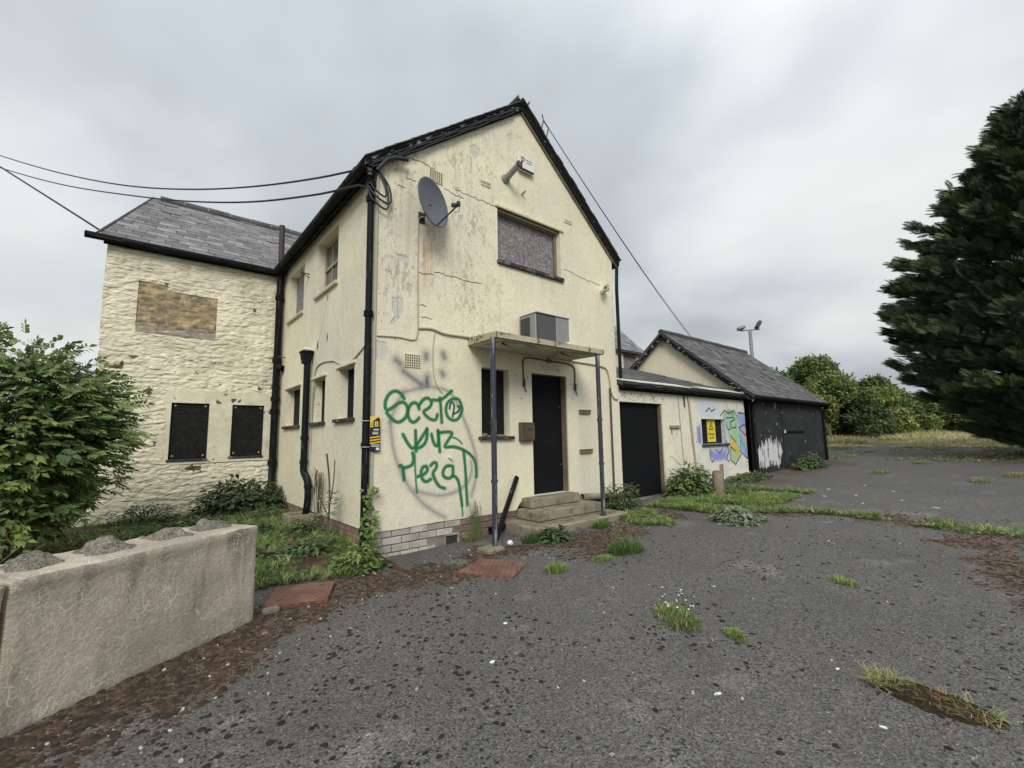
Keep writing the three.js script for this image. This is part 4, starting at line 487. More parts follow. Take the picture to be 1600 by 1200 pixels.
  for (const [w, nm] of [[w1], [w2]]) { const b = wobj('boarded_window', bx(w[0] + 0.003, w[1] - 0.003, w[2] + 0.003, w[3] - 0.003, Zw - 0.05, Zw - 0.015, 0.004), M.board, oldHouse); uvMap(b.geometry, (x, y2) => [x * 0.8, y2 * 0.8]); wobj('sill', bx(w[0] - 0.03, w[1] + 0.01, w[2] - 0.045, w[2] + 0.0, Zw - 0.04, Zw + 0.05, 0.008), M.sill, b); wobj('washer', [0.06, w[1] - w[0] - 0.06].flatMap((dx) => [0.06, w[3] - w[2] - 0.05].map((dy) => rod([w[0] + dx, w[2] + dy, Zw - 0.016], [w[0] + dx, w[2] + dy, Zw - 0.008], 0.02, 0.018, 8))), M.metal, b); }
  // end wall runs back at a slant, other walls
  const endW = (() => { const P = [], f = (p, q, r2, s) => P.push(...p, ...q, ...r2, ...p, ...r2, ...s), A = [XL + 0.015, Zw - 0.01], B = [-1.52, -9.4]; const lo = (p) => [p[0], -0.3, p[1]], mid = [(A[0] + B[0]) / 2, 6.85, (A[1] + B[1]) / 2]; f(lo(A), lo(B), [B[0], 5.0, B[1]], [A[0], 5.0, A[1]]); P.push(A[0], 5.0, A[1], B[0], 5.0, B[1], ...mid); f([A[0] + 0.3, -0.3, A[1]], [B[0] + 0.3, -0.3, B[1]], [B[0] + 0.3, 5.0, B[1]], [A[0] + 0.3, 5.0, A[1]]); P.push(A[0] + 0.3, 5.0, A[1], B[0] + 0.3, 5.0, B[1], mid[0] + 0.3, mid[1], mid[2]); return uvBox(flat(P)); })();
  wobj('end_wall', endW, M.rubble, oldHouse); wobj('rear_wall', bx(-1.5, 13.3, -0.3, 4.98, -9.4, -9.1, 0.01), M.rubble, oldHouse);
  const rw = polyWall([[5.0, -0.3], [13.3, -0.3], [13.3, 4.62], [5.0, 4.62]], [rect(12.03, 12.92, 3.3, 4.53)], 0.3); rw.translate(0, 0, Zw - 0.3); uvMap(rw, (x, y2) => [x, y2]); wobj('front_wall', rw, M.rubble, oldHouse);
  const b3 = wobj('boarded_window', bx(12.035, 12.915, 3.305, 4.525, Zw - 0.12, Zw - 0.08, 0.004), M.chip, oldHouse); wobj('lintel', bx(11.95, 13.0, 4.534, 4.6, Zw + 0.002, Zw + 0.04, 0.006), M.sill, b3);
  wobj('end_wall', bx(13.0, 13.28, -0.3, 4.75, -9.09, Zw - 0.302, 0.01), M.rubble, oldHouse);
  // roof: front slope in two lengths, rear slope
  const zE = Zw + 0.13, yE = 4.98, zR = -7.18, yR = 6.92, sk = 0.68;
  const roof = wobj('roof', [slab(XL - 0.1, 2.6, zE, yE, zR, yR, 0.07, sk), slab(-1.5, 13.4, -9.55, yE - 0.05, zR - 0.005, yR, 0.07, -0.68)], M.slateDark[1], oldHouse);
  slateRoof(roof, XL - 0.12, 2.2, zE, yE, zR, yR, 0.34, 0.185, M.slate, 55, sk, (x) => x < 0.75, 'hidden_slates');
  wobj('roof_slab', slab(2.61, 13.4, zE + 0.02, 4.62, zR, yR, 0.07), M.slateDark[1], roof); slateRoof(roof, 4.9, 13.42, zE + 0.02, 4.62, zR, yR, 0.32, 0.19, M.slate, 58, 0, null, 'rear_slates');
  for (let k = 0; k < 12; k++) { const rt = new THREE.CylinderGeometry(0.12, 0.12, 0.45, 8, 1, true, -Math.PI / 2 - 0.1, Math.PI + 0.2); rt.rotateZ(Math.PI / 2); rt.rotateX(Math.PI / 2 * 0); const g = clean(rt); g.rotateX(-Math.PI / 2 * 0); g.translate(-1.95 + k * 0.455, 6.9 + 0.008 * (k % 3), zR); wobj('ridge_tile', uvBox(g), M.ridge, roof); }
  { const A = [XL - 0.14, yE + 0.02, zE + 0.02], B = [XL - 0.12 + sk, yR + 0.02, zR]; wobj('verge', [rod(A, B, 0.02, 0.02, 6)], M.ridge, roof); }
  // gutter and fascia along the front, the black soil pipe in the corner
  wobj('gutter', [(() => { const g = new THREE.CylinderGeometry(0.06, 0.06, 3.1, 10); g.rotateZ(Math.PI / 2); g.translate(-1.6, 4.94, Zw + 0.16); return clean(g); })(), bx(XL - 0.05, -0.06, 4.86, 4.98, Zw + 0.06, Zw + 0.09, 0.004)], M.pipeOld, roof);
  const sp = wobj('soil_pipe', [rod([-0.11, -0.1, Zw + 0.14], [-0.11, 5.0, Zw + 0.14], 0.066, 0.066, 14), tube([[-0.11, 3.05, Zw + 0.14], [-0.09, 2.9, Zw + 0.2], [-0.02, 2.86, Zw + 0.34]], 0.06, 10, 10)], M.pipeOld, oldHouse);
  wobj('vent_stack', rod([-0.11, 5.0, Zw + 0.14], [-0.12, 6.0, Zw + 0.13], 0.058, 0.056, 14), M.ventPipe, sp);
  for (const y2 of [0.9, 1.95, 2.2, 3.0, 4.35, 4.95]) wobj('pipe_collar', [rod([-0.11, y2, Zw + 0.14], [-0.11, y2 + 0.09, Zw + 0.14], 0.088, 0.085, 14)], M.pipeOld, sp);
}
// ---------- lean-to store ----------
const leanto = thing('lean_to', 'low cream lean-to with black double door and faded painted mural', 'building', [7.8, 0, -1.6]);
{
  const U = M.leanWall.userData.uv, dr = [5.02, 6.53, 0.05, 2.05], wn = [8.22, 9.45, 1.135, 1.745];
  const g = polyWall([[4.962, 0.05], [5.018, 0.05], [5.018, 2.05], [6.53, 2.05], [6.53, 0.05], [10.72, 0.05], [10.72, 2.38], [4.962, 2.38]], [rect(...wn)], 0.24); g.translate(0, 0, -0.245); uvMap(g, (x, y, z) => U(x + 0.6 * z, y + 0.6 * z)); wobj('front_wall', g, M.leanWall, leanto);
  const d = thing; for (const [a, b] of [[5.03, 5.772], [5.778, 6.52]]) { const df = wobj('door_leaf', bx(a, b, 0.12, 2.04, -0.16, -0.12, 0.004), M.door, leanto); wobj('kick_board', bx(a + 0.01, b - 0.01, 0.13, 0.24, -0.119, -0.105, 0.004), M.door, df); }
  wobj('threshold', bx(5.02, 6.53, -0.05, 0.115, -0.2, 0.02, 0.008), M.concrete, leanto); wobj('door_frame', [bx(6.505, 6.528, 0.12, 2.045, -0.11, -0.03, 0.003)], M.timber, leanto);
  const w = wobj('boarded_window', bx(8.225, 9.445, 1.14, 1.74, -0.15, -0.11, 0.003), M.board, leanto); wobj('sill', bx(8.17, 9.55, 1.075, 1.133, -0.1, 0.05, 0.008), M.sill, w);
  const sign = (() => { const [c, x] = canvas(200, 256); x.fillStyle = '#e2cf4e'; x.fillRect(0, 0, 200, 256); x.fillStyle = '#16150f'; x.beginPath(); x.moveTo(100, 14); x.lineTo(158, 116); x.lineTo(42, 116); x.closePath(); x.fill(); x.fillStyle = '#e2cf4e'; x.beginPath(); x.moveTo(100, 34); x.lineTo(141, 106); x.lineTo(59, 106); x.closePath(); x.fill(); x.strokeStyle = '#16150f'; x.lineWidth = 8; x.beginPath(); x.arc(98, 66, 6, 0, 7); x.stroke(); x.beginPath(); x.moveTo(96, 72); x.lineTo(104, 88); x.lineTo(90, 100); x.moveTo(100, 80); x.lineTo(114, 78); x.stroke(); x.fillStyle = '#e2cf4e'; x.fillStyle = '#16150f'; x.font = 'bold 44px sans-serif'; x.textAlign = 'center'; x.fillText('Danger', 100, 180); x.fillRect(44, 206, 50, 12); x.fillRect(102, 206, 56, 12); return std({ map: ctex(c), roughness: 0.4 }); })();
  const sg = thing('warning_sign', 'yellow danger sign with black triangle fixed over the lean-to window board', 'sign', [8.88, 1.18, -0.1]); const p = new THREE.BoxGeometry(0.42, 0.55, 0.006); p.translate(0, 0.275, 0); obj('sign_panel', clean(p), sign, sg); obj('fixing', [rod([-0.18, 0.52, 0.002], [-0.18, 0.52, 0.008], 0.008, 0.008, 6), rod([0.18, 0.52, 0.002], [0.18, 0.52, 0.008], 0.008, 0.008, 6)], M.metal, sg);
  wobj('pipe', [rod([7.62, 2.3, 0.03], [7.72, 1.2, 0.03], 0.02, 0.02, 8), rod([7.72, 1.2, 0.03], [7.8, 0.55, 0.03], 0.02, 0.02, 8)], M.greyCable, leanto); wobj('pipe_stub', rod([7.42, 2.35, 0.03], [7.44, 2.0, 0.03], 0.02, 0.012, 8), M.metalDark, leanto);
  wobj('conduit', rod([7.2, 2.2, 0.012], [7.3, 0.4, 0.012], 0.008, 0.008, 6), M.greyCable, leanto);
  wobj('wall_bracket', [bx(6.78, 7.18, 1.52, 1.58, 0.002, 0.05, 0.006), rod([6.85, 1.5, 0.01], [6.86, 1.38, 0.01], 0.012, 0.008, 6)], M.greyStone, leanto);
  wobj('vent_box', [bx(8.98, 9.14, 0.30, 0.62, 0.001, 0.025, 0.004)], M.brickR[1], leanto); wobj('timber_batten', (() => { const q = cbox(3.2, 0.06, 0.05, 0, 0, 0, 0.005); q.rotateZ(0.035); q.translate(9.0, 0.27, 0.03); return q; })(), M.whiteWorn, leanto);
  // roof of old boards and felt strips, fascia and gutter
  const sl = 0.317, yAt = (z) => 2.42 + (0.12 - z) * sl; const roof = wobj('roof', slab(4.97, 10.62, 0.12, 2.42, -3.5, yAt(-3.5), 0.06), M.slateDark[1], leanto);
  const r = rng(63); for (let k = 0; k < 9; k++) { let x = 5.0 - r() * 0.4; while (x < 10.55) { const L = 0.5 + 1.2 * r(), a = Math.max(4.98, x), b = Math.min(10.6, x + L - 0.02); x += L; if (b - a < 0.1) continue; const z = 0.1 - k * 0.4, q = cbox(b - a, 0.02, 0.42, 0, 0, 0, 0.005); q.rotateX(Math.atan(sl) - 0.03 + (r() - 0.5) * 0.03); q.rotateY((r() - 0.5) * 0.02); q.translate((a + b) / 2, yAt(z - 0.2) + 0.02 + 0.012 * r(), z - 0.2); wobj('roof_board', uvBox(q, 1, r() * 5, r() * 5), k === 0 && r() < 0.85 ? M.whiteWorn : r() < 0.93 ? M.slateDark[Math.floor(r() * 3)] : M.timber, roof); } }
  wobj('fascia', bx(4.98, 10.66, 2.27, 2.415, 0.03, 0.06, 0.005), M.blackTrim, roof); wobj('gutter', (() => { const q = new THREE.CylinderGeometry(0.055, 0.055, 5.65, 10); q.rotateZ(Math.PI / 2); q.rotateX(0); q.translate(7.82, 2.36, 0.115); return clean(q); })(), M.blackTrim, roof);
  wobj('rear_wall', bx(5.0, 10.6, -0.2, 3.4, -3.6, -3.4, 0.01), M.creamTrim, leanto);
}
// ---------- garage ----------
const garage = thing('garage', 'black boarded garage with slate roof and cream gable end', 'garage', [13.7, 0.2, -2.3]);
{
  const X0 = 10.66, X1 = 16.6, zF = 0.16;
  const gg = polyWall([[-4.85, 0], [0.1, 0], [0.1, 2.35], [-2.34, 4.55], [-4.85, 2.35]], [], 0.22); toSide(gg); gg.translate(X0 + 0.22, 0, 0); const U = M.garageGable.userData.uv; uvMap(gg, (x, y, z) => U(z, Math.max(y, 2.2))); wobj('gable_wall', gg, M.garageGable, garage);
  wobj('end_wall', (() => { const q = polyWall([[-4.85, 0], [0.1, 0], [0.1, 2.35], [-2.34, 4.55], [-4.85, 2.35]], [], 0.2); toSide(q); q.translate(X1 - 0.05, 0, 0); return uvBox(q); })(), M.creamTrim, garage);
  wobj('rear_wall', bx(X0 + 0.23, X1 - 0.26, 0, 2.4, -4.85, -4.65, 0.01), M.creamTrim, garage);
  const leaf = (a, b, z, n) => { const q = bx(a, b, 0.25, 2.32, z - 0.05, z, 0.006); uvMap(q, (x, y) => [(x - X0) / 6, (y - 0.2) / 2.2]); return wobj('door_panel', q, M.garageDoor, garage); };
  leaf(X0 + 0.32, X0 + 2.15, zF, 0); const L2 = leaf(X0 + 2.18, X1 - 0.12, zF + 0.03, 1);
  wobj('cross_rail', [bx(X0 + 2.3, X0 + 3.9, 1.35, 1.43, zF + 0.032, zF + 0.05, 0.004)], M.door, L2); wobj('padlock', [rod([X0 + 2.24, 1.44, zF + 0.03], [X0 + 2.24, 1.44, zF + 0.06], 0.02, 0.02, 8), bx(X0 + 2.2, X0 + 2.28, 1.36, 1.42, zF + 0.031, zF + 0.06, 0.006)], M.white, L2);
  wobj('corner_post', bx(X0 - 0.0, X0 + 0.3, 0.1, 2.33, -0.02, zF - 0.02, 0.01), M.door, garage); wobj('corner_post', bx(X1 - 0.1, X1 + 0.02, 0.2, 2.33, 0.1, zF + 0.02, 0.01), M.door, garage);
  wobj('lintel', bx(X0 + 0.31, X1 - 0.11, 2.325, 2.43, -0.02, zF + 0.04, 0.008), M.black, garage);
  wobj('hook', [rod([X0 + 1.7, 2.25, zF], [X0 + 1.7, 2.25, zF + 0.05], 0.02, 0.02, 6), bx(X0 + 1.66, X0 + 1.74, 2.1, 2.28, zF + 0.001, zF + 0.02, 0.004)], M.metal, garage);
  const zE = 0.36, yE = 2.40, zR = -2.34, yR = 4.66; const roof = wobj('roof', [slab(X0 - 0.18, X1 + 0.12, zE, yE, zR, yR, 0.07), slab(X0 - 0.18, X1 + 0.12, -5.0, 2.3, zR - 0.004, yR, 0.07)], M.slateDark[1], garage);
  slateRoof(roof, X0 - 0.2, X1 + 0.14, zE, yE, zR, yR, 0.30, 0.19, [...M.slateDark, M.slate[4]], 71, 0, null, 'roof_slates', 0.02);
  wobj('ridge_tiles', Array.from({ length: 14 }, (_, k) => { const q = new THREE.CylinderGeometry(0.1, 0.1, 0.44, 8); q.rotateZ(Math.PI / 2); q.translate(X0 + 0.06 + k * 0.448, 4.66 + 0.006 * (k % 3), zR); return clean(q); }), M.ridge, roof).userData.kind = 'stuff';
  const brg = (z0, y0, z1, y1, h, x, m) => { const L = Math.hypot(z1 - z0, y1 - y0), q = cbox(0.035, h, L, 0, 0, 0, 0.006); q.rotateX(-Math.atan2(y1 - y0, z1 - z0)); q.translate(x, (y0 + y1) / 2 - 0.11, (z0 + z1) / 2); wobj('bargeboard', uvBox(q), m, roof); };
  brg(zR, yR, zE, yE, 0.2, X0 - 0.16, M.barge); brg(-3.9, 3.34, zR, yR, 0.2, X0 - 0.16, M.barge); brg(zR, yR, zE, yE, 0.2, X1 + 0.1, M.black);
  wobj('fascia', bx(X0 - 0.1, X1 + 0.1, 2.25, 2.39, 0.24, 0.27, 0.005), M.black, roof); wobj('gutter', (() => { const q = new THREE.CylinderGeometry(0.055, 0.055, X1 - X0 + 0.3, 10); q.rotateZ(Math.PI / 2); q.translate((X0 + X1) / 2, 2.35, 0.41); return clean(q); })(), M.pipe, roof);
  wobj('downpipe', [tube([[X0 + 0.1, 2.3, 0.38], [X0 + 0.06, 2.15, 0.24], [X0 + 0.06, 2.0, 0.21], [X0 + 0.06, 0.25, 0.21]], 0.045, 30, 10)], M.pipe, garage); wobj('downpipe', [tube([[X1 + 0.05, 2.3, 0.38], [X1 + 0.05, 2.15, 0.24], [X1 + 0.05, 2.0, 0.21], [X1 + 0.05, 0.3, 0.21]], 0.04, 30, 10)], M.pipe, garage);
}

// ---------- concrete barrier blocks ----------
M.block = (() => {
  const W = 1024, H = 512, [c, x] = canvas(W, H), im = x.createImageData(W, H), D = im.data;
  for (let j = 0; j < H; j++) for (let i = 0; i < W; i++) { const u = i / W * 1.5, v = j / H * 0.75, n = fbm(u * 3, v * 3, 5, 951), f = vn(u * 130, v * 130, 955), st = fbm(u * 9, v * 1.6, 4, 957), L = 182 + 52 * (n - 0.5) + 26 * (f - 0.5) - 60 * sstep(0.5, 0.75, st) * 0.6, k = (j * W + i) * 4; D[k] = L * 1.0; D[k + 1] = L * 0.94; D[k + 2] = L * 0.855; D[k + 3] = 255; }
  x.putImageData(im, 0, 0); const r = rng(961);
  for (let s = 0; s < 420; s++) { let a = r() * W, b = r() * H, an = r() * 6.3; const dens = fbm(a / W * 4, b / H * 2.5, 3, 963); if (dens < 0.45) continue; x.beginPath(); x.moveTo(a, b); const n = 4 + Math.floor(r() * 12); for (let k = 0; k < n; k++) { an += (r() - 0.5) * 2.2; if (r() < 0.4) an = lerp(an, Math.PI / 2 * (r() < 0.5 ? 1 : -1), 0.5); a += Math.cos(an) * 8; b += Math.sin(an) * 10; x.lineTo(a, b); } x.strokeStyle = `rgba(232,225,211,${0.16 + 0.42 * r()})`; x.lineWidth = 1.2 + 3.4 * r(); x.lineCap = 'round'; x.stroke(); }
  for (let s = 0; s < 900; s++) { x.fillStyle = r() < 0.5 ? 'rgba(70,62,52,0.35)' : 'rgba(226,216,200,0.3)'; const q = 1 + 2 * r(); x.fillRect(r() * W, r() * H, q, q); }
  return std({ map: ctex(c), bumpMap: rep(M.grit, 5, 2.6), bumpScale: 0.008, roughness: 0.95 });
})();
function roughBox(w, h, d, nx, ny, nz, amp, round, seed) {
  const g = new THREE.BoxGeometry(w, h, d, nx, ny, nz), p = g.attributes.position, a = w / 2 - round, b = h / 2 - round, e = d / 2 - round;
  for (let i = 0; i < p.count; i++) { const x = p.getX(i), y = p.getY(i), z = p.getZ(i), cx = clamp(x, -a, a), cy = clamp(y, -b, b), cz = clamp(z, -e, e), v = new THREE.Vector3(x - cx, y - cy, z - cz), L = v.length(); if (L > 1e-6) v.multiplyScalar(Math.min(round, L) / L); const n = amp * (fbm((x + z * 0.7) * 6 + 30, (y + z * 0.5) * 6 + 30, 4, seed) - 0.5) * 2, q = new THREE.Vector3(cx + v.x, cy + v.y, cz + v.z), dir = v.length() > 1e-6 ? v.clone().normalize() : new THREE.Vector3(); q.addScaledVector(dir, n); p.setXYZ(i, q.x, q.y, q.z); }
  g.computeVertexNormals(); return g;
}
function barrier(s0, len, label, seed, studs) {
  const TH = 0.5685, R = [-1.455, 1.205], d = [Math.cos(TH), -Math.sin(TH)], n = [Math.sin(TH), Math.cos(TH)], th = 0.50, mid = s0 + len / 2, px = R[0] - d[0] * mid - n[0] * th / 2, pz = R[1] - d[1] * mid - n[1] * th / 2;
  const o = thing('concrete_block', label, 'concrete block', [px, hG(px, pz) - 0.012, pz], 'interlocking concrete blocks', TH);
  const g = roughBox(len, 0.755, th, 56, 28, 18, 0.006, 0.022, seed); g.translate(0, 0.3775, 0); const p = g.attributes.position, uv = g.attributes.uv, nn = g.attributes.normal;
  for (let i = 0; i < p.count; i++) { const y = p.getY(i), z = p.getZ(i); if (y > 0.745 - 0.03) p.setY(i, y + 0.02 * (fbm(p.getX(i) * 9 + 9, z * 9 + 9, 4, seed + 3) - 0.5)); if (z > 0.2 && y > 0.66) p.setZ(i, z + 0.012 * sstep(0.66, 0.72, y)); uv.setXY(i, (p.getX(i) + len / 2) / 1.5, Math.abs(nn.getY(i)) > 0.7 ? z * 1.3 : y / 0.76); } g.computeVertexNormals();
  obj('body', g, M.block, o);
  for (const s of studs) { const q = roughBox(0.24, 0.10, 0.24, 18, 8, 18, 0.05, 0.02, seed + 20 + Math.round(s * 100)), pp = q.attributes.position; for (let i = 0; i < pp.count; i++) { const t = sstep(-0.06, 0.06, pp.getY(i)), rr = Math.hypot(pp.getX(i), pp.getZ(i)); const k = lerp(1.1, 0.6, t) * (0.85 + 0.3 * fbm(pp.getX(i) * 14 + s * 9 + 9, pp.getZ(i) * 14 + 9, 3, seed + 5)); pp.setX(i, pp.getX(i) * k); pp.setZ(i, pp.getZ(i) * k); if (t > 0.6) pp.setY(i, pp.getY(i) - rr * rr * 0.9); } q.computeVertexNormals(); q.translate(len / 2 - s, 0.768, -0.02); obj('stud', uvBox(q, 2), M.lump, o); }
  return o;
}
barrier(0, 1.475, 'weathered concrete block with four cast studs beside the rust red cover and lawn', 971, [0.19, 0.54, 0.90, 1.26]);
barrier(1.49, 1.44, 'second concrete block butted to the end of the long studded block', 981, [0.19, 0.54, 0.90, 1.26]);

// ---------- things fixed to the house ----------
{ // satellite dish
  const o = thing('satellite_dish', 'dark grey satellite dish on a bracket high on the gable wall', 'satellite dish', [0.66, 4.6, 0]);
  const n = new THREE.Vector3(0.40, 0.16, 0.90).normalize(), q = new THREE.Quaternion().setFromUnitVectors(new THREE.Vector3(0, 1, 0), n), prof = []; const R = 0.345;
  for (let i = 0; i <= 10; i++) prof.push(new THREE.Vector2(R * i / 10, 0.07 * (i / 10) ** 2)); prof.push(new THREE.Vector2(R + 0.012, 0.074), new THREE.Vector2(R + 0.012, 0.058)); for (let i = 10; i >= 0; i--) prof.push(new THREE.Vector2((R - 0.002) * i / 10, 0.07 * (i / 10) ** 2 - 0.014));
  const d = new THREE.LatheGeometry(prof, 40); d.scale(0.92, 1, 1.06); d.translate(0, -0.03, 0); d.applyQuaternion(q); d.translate(0.0, 0.0, 0.25); obj('reflector', clean(d), M.dish, o);
  obj('arm', [rod([0.05, -0.33, 0.30], [0.185, -0.13, 0.61], 0.013, 0.011, 8), rod([0.0, -0.15, 0.2], [0.05, -0.33, 0.30], 0.012, 0.012, 6)], M.metalDark, o);
  const l = cbox(0.05, 0.06, 0.11, 0, 0, 0, 0.012); l.rotateY(-0.6); l.rotateX(0.3); l.translate(0.20, -0.10, 0.62); obj('receiver', [l, rod([0.19, -0.115, 0.60], [0.15, -0.1, 0.54], 0.032, 0.03, 10)], M.metalDark, o);
  obj('cable', tube([[0.22, -0.13, 0.63], [0.22, -0.19, 0.58], [0.17, -0.19, 0.55], [0.15, -0.15, 0.54]], 0.004, 16, 5), M.cable, o);
  obj('wall_mount', [rod([-0.02, -0.12, 0.0], [-0.02, -0.1, 0.15], 0.02, 0.02, 8), rod([-0.02, -0.1, 0.15], [0.0, 0.0, 0.22], 0.02, 0.02, 8), cbox(0.1, 0.16, 0.012, -0.02, -0.12, 0.008, 0.003)], M.metalDark, o);
}
{ // condenser unit on the porch roof
  const o = thing('air_conditioning_unit', 'grey air conditioning condenser sitting on the flat porch canopy', 'air conditioner', [2.78, 2.84, 0.24]);
  const x0 = -0.37, x1 = 0.37, y0 = 0.03, y1 = 0.47, z0 = -0.20, z1 = 0.21;
  obj('casing', [cbox(x1 - x0, y1 - y0, z1 - z0 - 0.03, 0, (y0 + y1) / 2, -0.01, 0.008)], M.metal, o);
  obj('lid', cbox(x1 - x0 + 0.02, 0.02, z1 - z0 + 0.01, 0, y1 + 0.01, 0.005, 0.006), M.metal, o);
  obj('front_panel', [cbox(0.30, 0.42, 0.02, 0.21, 0.25, z1 - 0.013, 0.004)], M.metal, o);
  const g1 = obj('front_grille', cbox(0.40, 0.40, 0.012, -0.15, 0.25, z1 - 0.018, 0.003), M.metalDark, o);
  for (let i = 0; i < 22; i++) obj('bar', cbox(0.006, 0.39, 0.01, -0.335 + i * 0.0176, 0.25, z1 - 0.008, 0.002), M.fin, g1); for (let j = 0; j < 12; j++) obj('bar', cbox(0.385, 0.005, 0.006, -0.15, 0.07 + j * 0.033, z1 - 0.003, 0.002), M.fin, g1);
  const g2 = obj('side_grille', cbox(0.012, 0.36, 0.22, x0 - 0.003, 0.25, -0.06, 0.003), M.metalDark, o); for (let j = 0; j < 16; j++) obj('bar', cbox(0.01, 0.006, 0.22, x0 - 0.012, 0.08 + j * 0.0225, -0.06, 0.002), M.fin, g2);
  for (const x of [x0 + 0.06, x1 - 0.06]) obj('foot', cbox(0.05, 0.06, 0.40, x, 0.01, 0.0, 0.004), M.metalDark, o);
  obj('valve', [cbox(0.05, 0.06, 0.05, 0.27, 0.03, 0.27, 0.012), rod([0.27, 0.05, 0.2], [0.27, 0.05, 0.28], 0.02, 0.016, 8)], M.plasticBag, o);
}
{ // alarm box
  const [c, x] = canvas(256, 190); x.fillStyle = '#e2e0d6'; x.fillRect(0, 0, 256, 190); x.fillStyle = '#1d2126'; x.fillRect(38, 26, 16, 66); x.fillRect(72, 26, 16, 66); x.fillRect(30, 26, 66, 14); x.fillRect(104, 42, 132, 12); x.fillRect(124, 78, 96, 12);
  const o = thing('alarm_box', 'white alarm box with black lettering high under the gable peak', 'alarm box', [2.61, 5.92, 0]);
  obj('case', cbox(0.355, 0.27, 0.07, 0, 0.135, 0.036, 0.02), M.white, o); const f = new THREE.PlaneGeometry(0.33, 0.24); f.translate(0, 0.14, 0.0745); obj('printed_face', clean(f), std({ map: ctex(c), roughness: 0.5 }), o); const b = cbox(0.33, 0.03, 0.03, 0, 0, 0, 0.01); b.translate(0, 0.01, 0.075); obj('lower_lip', b, M.metalDark, o);
  const a = thing('bracket_arm', 'grey tubular arm sticking out of the gable below the alarm box', 'bracket', [2.19, 5.65, 0]);
  obj('tube', rod([0, 0, 0.03], [0.0, 0.09, 0.36], 0.052, 0.05, 16), M.metal, a); obj('flange', rod([0, -0.002, 0.0], [0, 0.008, 0.035], 0.085, 0.075, 16), M.metal, a); obj('clamp', [rod([0, 0.088, 0.35], [0, 0.094, 0.375], 0.056, 0.056, 14), rod([0.05, 0.03, 0.36], [0.05, 0.17, 0.37], 0.012, 0.012, 6), rod([0.05, 0.17, 0.37], [0.1, 0.19, 0.33], 0.01, 0.01, 6)], M.metalDark, a);
}
{ // camera
  const o = thing('security_camera', 'white bullet security camera near the right hand end of the gable', 'camera', [4.6, 4.2, 0]);
  obj('base', [rod([0, 0, 0.0], [0, 0, 0.045], 0.065, 0.06, 18)], M.white, o); obj('bracket', [rod([0, 0, 0.04], [-0.01, -0.01, 0.1], 0.025, 0.025, 10)], M.white, o);
  obj('body', [rod([0.06, 0.04, 0.07], [-0.12, 0.005, 0.20], 0.052, 0.052, 18)], M.white, o); obj('lens', rod([-0.118, 0.005, 0.198], [-0.124, 0.004, 0.203], 0.034, 0.034, 14), M.glass, o); obj('hood', (() => { const h = new THREE.CylinderGeometry(0.06, 0.06, 0.2, 16, 1, true, -0.9, 1.8 + 1.2); h.applyQuaternion(new THREE.Quaternion().setFromUnitVectors(new THREE.Vector3(0, 1, 0), new THREE.Vector3(-0.8, -0.155, 0.58).normalize())); h.translate(-0.04, 0.025, 0.145); return clean(h); })(), M.white, o);
  const o2 = thing('security_camera', 'small white camera on a plinth of junction cover beside the waste pipe hopper', 'camera', [0, 2.93, -2.72]); scene.remove(o2); used.security_camera--;
}
{ // intercom box by the door
  const o = thing('intercom_box', 'brown rusty metal box with three dark slots beside the front door', 'metal box', [2.515, 1.315, 0]);
  obj('case', cbox(0.285, 0.30, 0.085, 0, 0.15, 0.044, 0.012), M.rust, o); obj('cover_plate', cbox(0.20, 0.25, 0.008, 0.03, 0.15, 0.09, 0.003), M.rust, o); for (let i = 0; i < 3; i++) obj('button', cbox(0.034, 0.05, 0.008, -0.01 + i * 0.044, 0.185, 0.096, 0.004), M.metalDark, o); obj('lock', rod([0.03, 0.05, 0.092], [0.03, 0.05, 0.1], 0.012, 0.012, 10), M.metalDark, o); obj('screw', rod([0.03, 0.255, 0.092], [0.03, 0.255, 0.097], 0.007, 0.007, 8), M.metal, o);
}
{ // placard strapped to the corner pipe
  const [c, x] = canvas(160, 512); x.fillStyle = '#1b1c1c'; x.fillRect(0, 0, 160, 512); x.fillStyle = '#e2cf5a'; x.fillRect(0, 0, 160, 160); x.fillStyle = '#161616'; x.beginPath(); x.moveTo(18, 160); x.lineTo(18, 84); x.lineTo(124, 12); x.lineTo(152, 30); x.lineTo(152, 160); x.closePath(); x.fill(); x.fillStyle = '#e2cf5a'; x.font = 'bold 112px sans-serif'; x.fillText('B', 62, 150); x.fillRect(30, 74, 18, 86); x.fillStyle = '#e4e4ea'; x.fillRect(52, 184, 88, 16); x.font = 'bold 54px sans-serif'; x.fillText('ARE', 34, 262); for (let i = 0; i < 5; i++) { blobY(x, i); } x.fillStyle = '#e4e4ea'; x.fillRect(20, 408, 130, 8); x.fillRect(20, 428, 130, 10); x.fillRect(96, 454, 52, 36);
  function blobY(q, i) { q.fillStyle = i % 2 ? '#1b1c1c' : '#e6bf1e'; q.beginPath(); q.moveTo(0, 300 + i * 20); q.lineTo(160, 282 + i * 20); q.lineTo(160, 302 + i * 20); q.lineTo(0, 320 + i * 20); q.fill(); }
  const o = thing('notice_placard', 'yellow and black notice strapped to the corner downpipe of the house', 'sign', [-0.02, 1.235, 0.028]); const p = clean(new THREE.BoxGeometry(0.125, 0.435, 0.004)); p.translate(0.03, 0.2175, 0); p.rotateY(-0.12); obj('placard', p, std({ map: ctex(c), roughness: 0.45 }), o);
  for (const y of [0.06, 0.38]) { const t = new THREE.TorusGeometry(0.062, 0.004, 5, 20); t.rotateX(Math.PI / 2); t.translate(-0.055, y, -0.078); obj('cable_tie', clean(t), M.white, o); }
}
